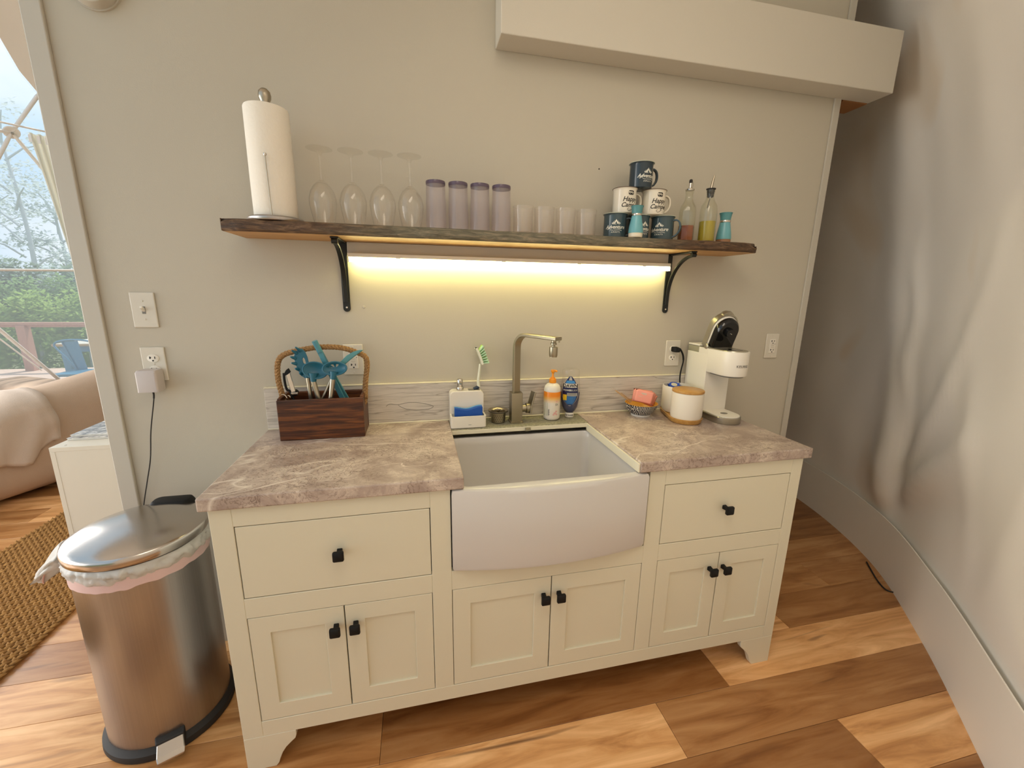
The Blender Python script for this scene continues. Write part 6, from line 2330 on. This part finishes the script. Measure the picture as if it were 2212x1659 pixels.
ry = 7.0
t = thing('deck_railing', 'red-brown wooden deck railing in front of the greenery', 'railing', (-7.0, ry, DZ))
zr = 0.765
MB().box(-9.4, -3.95, ry - 0.055, ry + 0.055, zr - 0.045, zr).build('top_rail', 'rail_wood', t, bevel=0.004)
MB().box(-9.4, -3.95, ry - 0.02, ry + 0.02, zr - 0.080, zr - 0.046).build('under_rail', 'rail_wood', t, bevel=0.003)
px0 = PX(62, 760, ry).x
for xx in (px0 - 1.75, px0, px0 + 1.75):
    MB().box(xx - 0.062, xx + 0.062, ry - 0.062, ry + 0.062, DZ, zr - 0.046).build('post', 'rail_wood', t, bevel=0.004)

# table and metal chair on the deck
YT = 4.75
cA = PX(140, 780, YT)
tcx = PX(172, 746, YT + 0.35).x
t = thing('patio_table', 'blue framed patio table with a wooden top on the deck', 'table', (tcx + 0.35, YT + 0.45, DZ))
tzt = PX(130, 744, YT + 0.12).z
xa_ = PX(110, 745, YT + 0.12).x
MB().box(xa_, xa_ + 1.30, YT + 0.12, YT + 0.85, tzt - 0.028, tzt).build('top', 'table_wood', t, bevel=0.004)
MB().box(xa_ + 0.01, xa_ + 1.28, YT + 0.14, YT + 0.83, tzt, tzt + 0.004).build('top_sheet', 'white_laminate', t)
for xx, yy in ((xa_ + 0.10, YT + 0.20), (xa_ + 1.2, YT + 0.20), (xa_ + 0.10, YT + 0.78), (xa_ + 1.2, YT + 0.78)):
    MB().loft([rring(xx, yy, 0.030, 0.030, 0.006, DZ), rring(xx, yy, 0.045, 0.045, 0.006, tzt - 0.03)]).build('leg', 'chair_blue', t, smooth=True)
MB().box(xa_ + 0.06, xa_ + 1.24, YT + 0.17, YT + 0.20, tzt - 0.105, tzt - 0.03).build('apron', 'chair_blue', t)

t = thing('metal_chair', 'blue stamped metal chair with a curved back beside the deck table', 'chair', (cA.x + 0.25, YT - 0.2, DZ))


def CPX(u, v):
    return PX(u, v, YT - 0.10)


hoop = smoothpath([CPX(172, 806), CPX(146, 776), CPX(121, 752), CPX(117, 745), CPX(122, 739), CPX(140, 735), CPX(165, 734), CPX(190, 737), CPX(206, 745), CPX(213, 770), CPX(222, 806)], 6)
MB().tube(hoop, 0.011, 10).build('back_hoop', 'chair_blue', t, smooth=True)
sl = [CPX(134, 738), CPX(167, 736), CPX(191, 802), CPX(172, 806)]
MB().prism(sl, (0.0, 0.006, 0)).build('back_splat', 'chair_blue', t, bevel=0.002)
MB().tube([CPX(134, 738) + Vector((0, -0.008, 0)), CPX(172, 806) + Vector((0, -0.008, 0))], 0.007, 8).build('splat_edge', 'chair_blue', t, smooth=True)
sc_ = CPX(196, 812)
szc = max(0.34, sc_.z)
MB().loft([rring(sc_.x + 0.02, YT - 0.24, 0.19, 0.18, 0.05, szc - 0.03), rring(sc_.x + 0.02, YT - 0.24, 0.20, 0.19, 0.05, szc)]).build('seat', 'chair_blue', t, smooth=True)
for sx2, sy2 in ((-1, -1), (1, -1), (-1, 1), (1, 1)):
    MB().tube([(sc_.x + 0.02 + sx2 * 0.16, YT - 0.24 + sy2 * 0.15, szc - 0.02), (sc_.x + 0.02 + sx2 * 0.21, YT - 0.24 + sy2 * 0.20, DZ)], [0.018, 0.012], 8).build('leg', 'chair_blue', t, smooth=True)


# greenery
def leaf_cloud(m, c, rx, ry_, rz_, n, ls_, rng):
    for _ in range(n):
        while True:
            p = Vector((rng.uniform(-1, 1), rng.uniform(-1, 1), rng.uniform(-1, 1)))
            if 0.25 < p.length < 1:
                break
        p = Vector((c[0] + p.x * rx, c[1] + p.y * ry_, c[2] + p.z * rz_))
        a_ = rng.uniform(0, 6.28)
        tl = rng.uniform(-0.5, 0.9)
        l_ = ls_ * rng.uniform(0.6, 1.3)
        d_ = Vector((math.cos(a_) * math.cos(tl), math.sin(a_) * math.cos(tl), math.sin(tl)))
        w_ = Vector((-math.sin(a_), math.cos(a_), rng.uniform(-.4, .4))) * (l_ * 0.30)
        m.add([p, p + d_ * l_ * 0.5 + w_, p + d_ * l_, p + d_ * l_ * 0.5 - w_], [(0, 1, 2, 3)])


rv = random.Random(31)
rows_g = [(8.6, 0.80, 'leaf_bright', 'bright green shrub %s', ('behind the railing post', 'behind the metal chair', 'past the post away from the chair')),
          (10.6, 1.20, 'leaf_mid', 'mid green shrub in the second row %s', ('behind the railing post', 'behind the metal chair', 'past the post away from the chair')),
          (13.4, 1.75, 'leaf_dark', 'dull green bush in the far bank %s', ('beyond the railing post', 'beyond the metal chair', 'past the post away from the chair'))]
for yy, hh, mt, lab, wh in rows_g:
    for ci, uu in enumerate((55, 165, -55)):
        q = PX(uu, 660, yy)
        wdt = abs(PX(uu + 110, 660, yy).x - q.x) / 2
        tt_ = thing('shrub', lab % wh[ci], 'shrub', (q.x, yy, -1.2), group='shrubs beyond the deck')
        sc = yy / 9.0
        m_ = MB()
        for kx in (-0.5, 0.0, 0.5):
            for zz in (-0.75, -0.1, 0.5):
                leaf_cloud(m_, (q.x + kx * wdt + rv.uniform(-.08, .08), yy + rv.uniform(-.2, .2), hh * 0.5 + zz * 0.9 + rv.uniform(-.15, .1)), wdt * 0.21, 0.5, hh * 0.45, 420, 0.095 * sc, rv)
        m_.build('foliage', mt, tt_)
        MB().tube([(q.x, yy, -1.2), (q.x + 0.1, yy, 0.2)], [0.05, 0.03], 8).build('stem', 'bark_hazed', tt_, smooth=True)


def tree(label, u, yy, ztop, mt, nleaf, spread):
    q = PX(u, 600, yy)
    b = Vector((q.x, yy, -1.2))
    tt_ = thing('tree', label, 'tree', b)
    top = Vector((q.x + rv.uniform(-.3, .3), yy, ztop))
    mid = b.lerp(top, 0.5) + Vector((rv.uniform(-.3, .3), 0, 0))
    sc = yy / 20
    MB().tube(smoothpath([b, mid, top], 5), [0.11 * sc * (1 - 0.07 * i) for i in range(11)], 8).build('trunk', 'bark_hazed', tt_, smooth=True)
    m_ = MB()
    for k_ in range(9):
        f_ = 0.35 + 0.6 * k_ / 8
        o = b.lerp(top, f_)
        a_ = rv.uniform(0, 6.28)
        e = o + Vector((math.cos(a_) * spread, math.sin(a_) * spread * 0.5, spread * rv.uniform(0.3, 0.9)))
        MB().tube([o, (o + e) / 2 + Vector((0, 0, 0.15)), e], [0.045 * sc, 0.03 * sc, 0.015 * sc], 6).build('branch', 'bark_hazed', tt_)
        leaf_cloud(m_, e, spread * 0.65, spread * 0.5, spread * 0.32, nleaf * 2, 0.16 * sc, rv)
    m_.build('foliage', mt, tt_)


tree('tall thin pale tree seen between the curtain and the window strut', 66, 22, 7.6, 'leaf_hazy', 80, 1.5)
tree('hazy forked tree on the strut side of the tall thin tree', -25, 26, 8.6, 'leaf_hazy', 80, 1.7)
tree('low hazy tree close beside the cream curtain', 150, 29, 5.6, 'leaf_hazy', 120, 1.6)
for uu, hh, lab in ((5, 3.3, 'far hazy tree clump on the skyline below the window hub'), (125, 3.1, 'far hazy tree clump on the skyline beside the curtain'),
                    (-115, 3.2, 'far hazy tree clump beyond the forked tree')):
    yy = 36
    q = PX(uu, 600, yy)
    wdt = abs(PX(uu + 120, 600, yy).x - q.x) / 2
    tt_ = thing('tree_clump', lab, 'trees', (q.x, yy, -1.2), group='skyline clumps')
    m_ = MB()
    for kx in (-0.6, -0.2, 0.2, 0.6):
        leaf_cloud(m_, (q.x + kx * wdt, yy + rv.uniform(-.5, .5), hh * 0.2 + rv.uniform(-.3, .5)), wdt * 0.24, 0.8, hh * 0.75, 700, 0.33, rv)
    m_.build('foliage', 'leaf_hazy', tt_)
    MB().tube([(q.x, yy, -1.2), (q.x, yy, 1.6)], [0.15, 0.1], 8).build('trunk', 'bark_hazed', tt_)
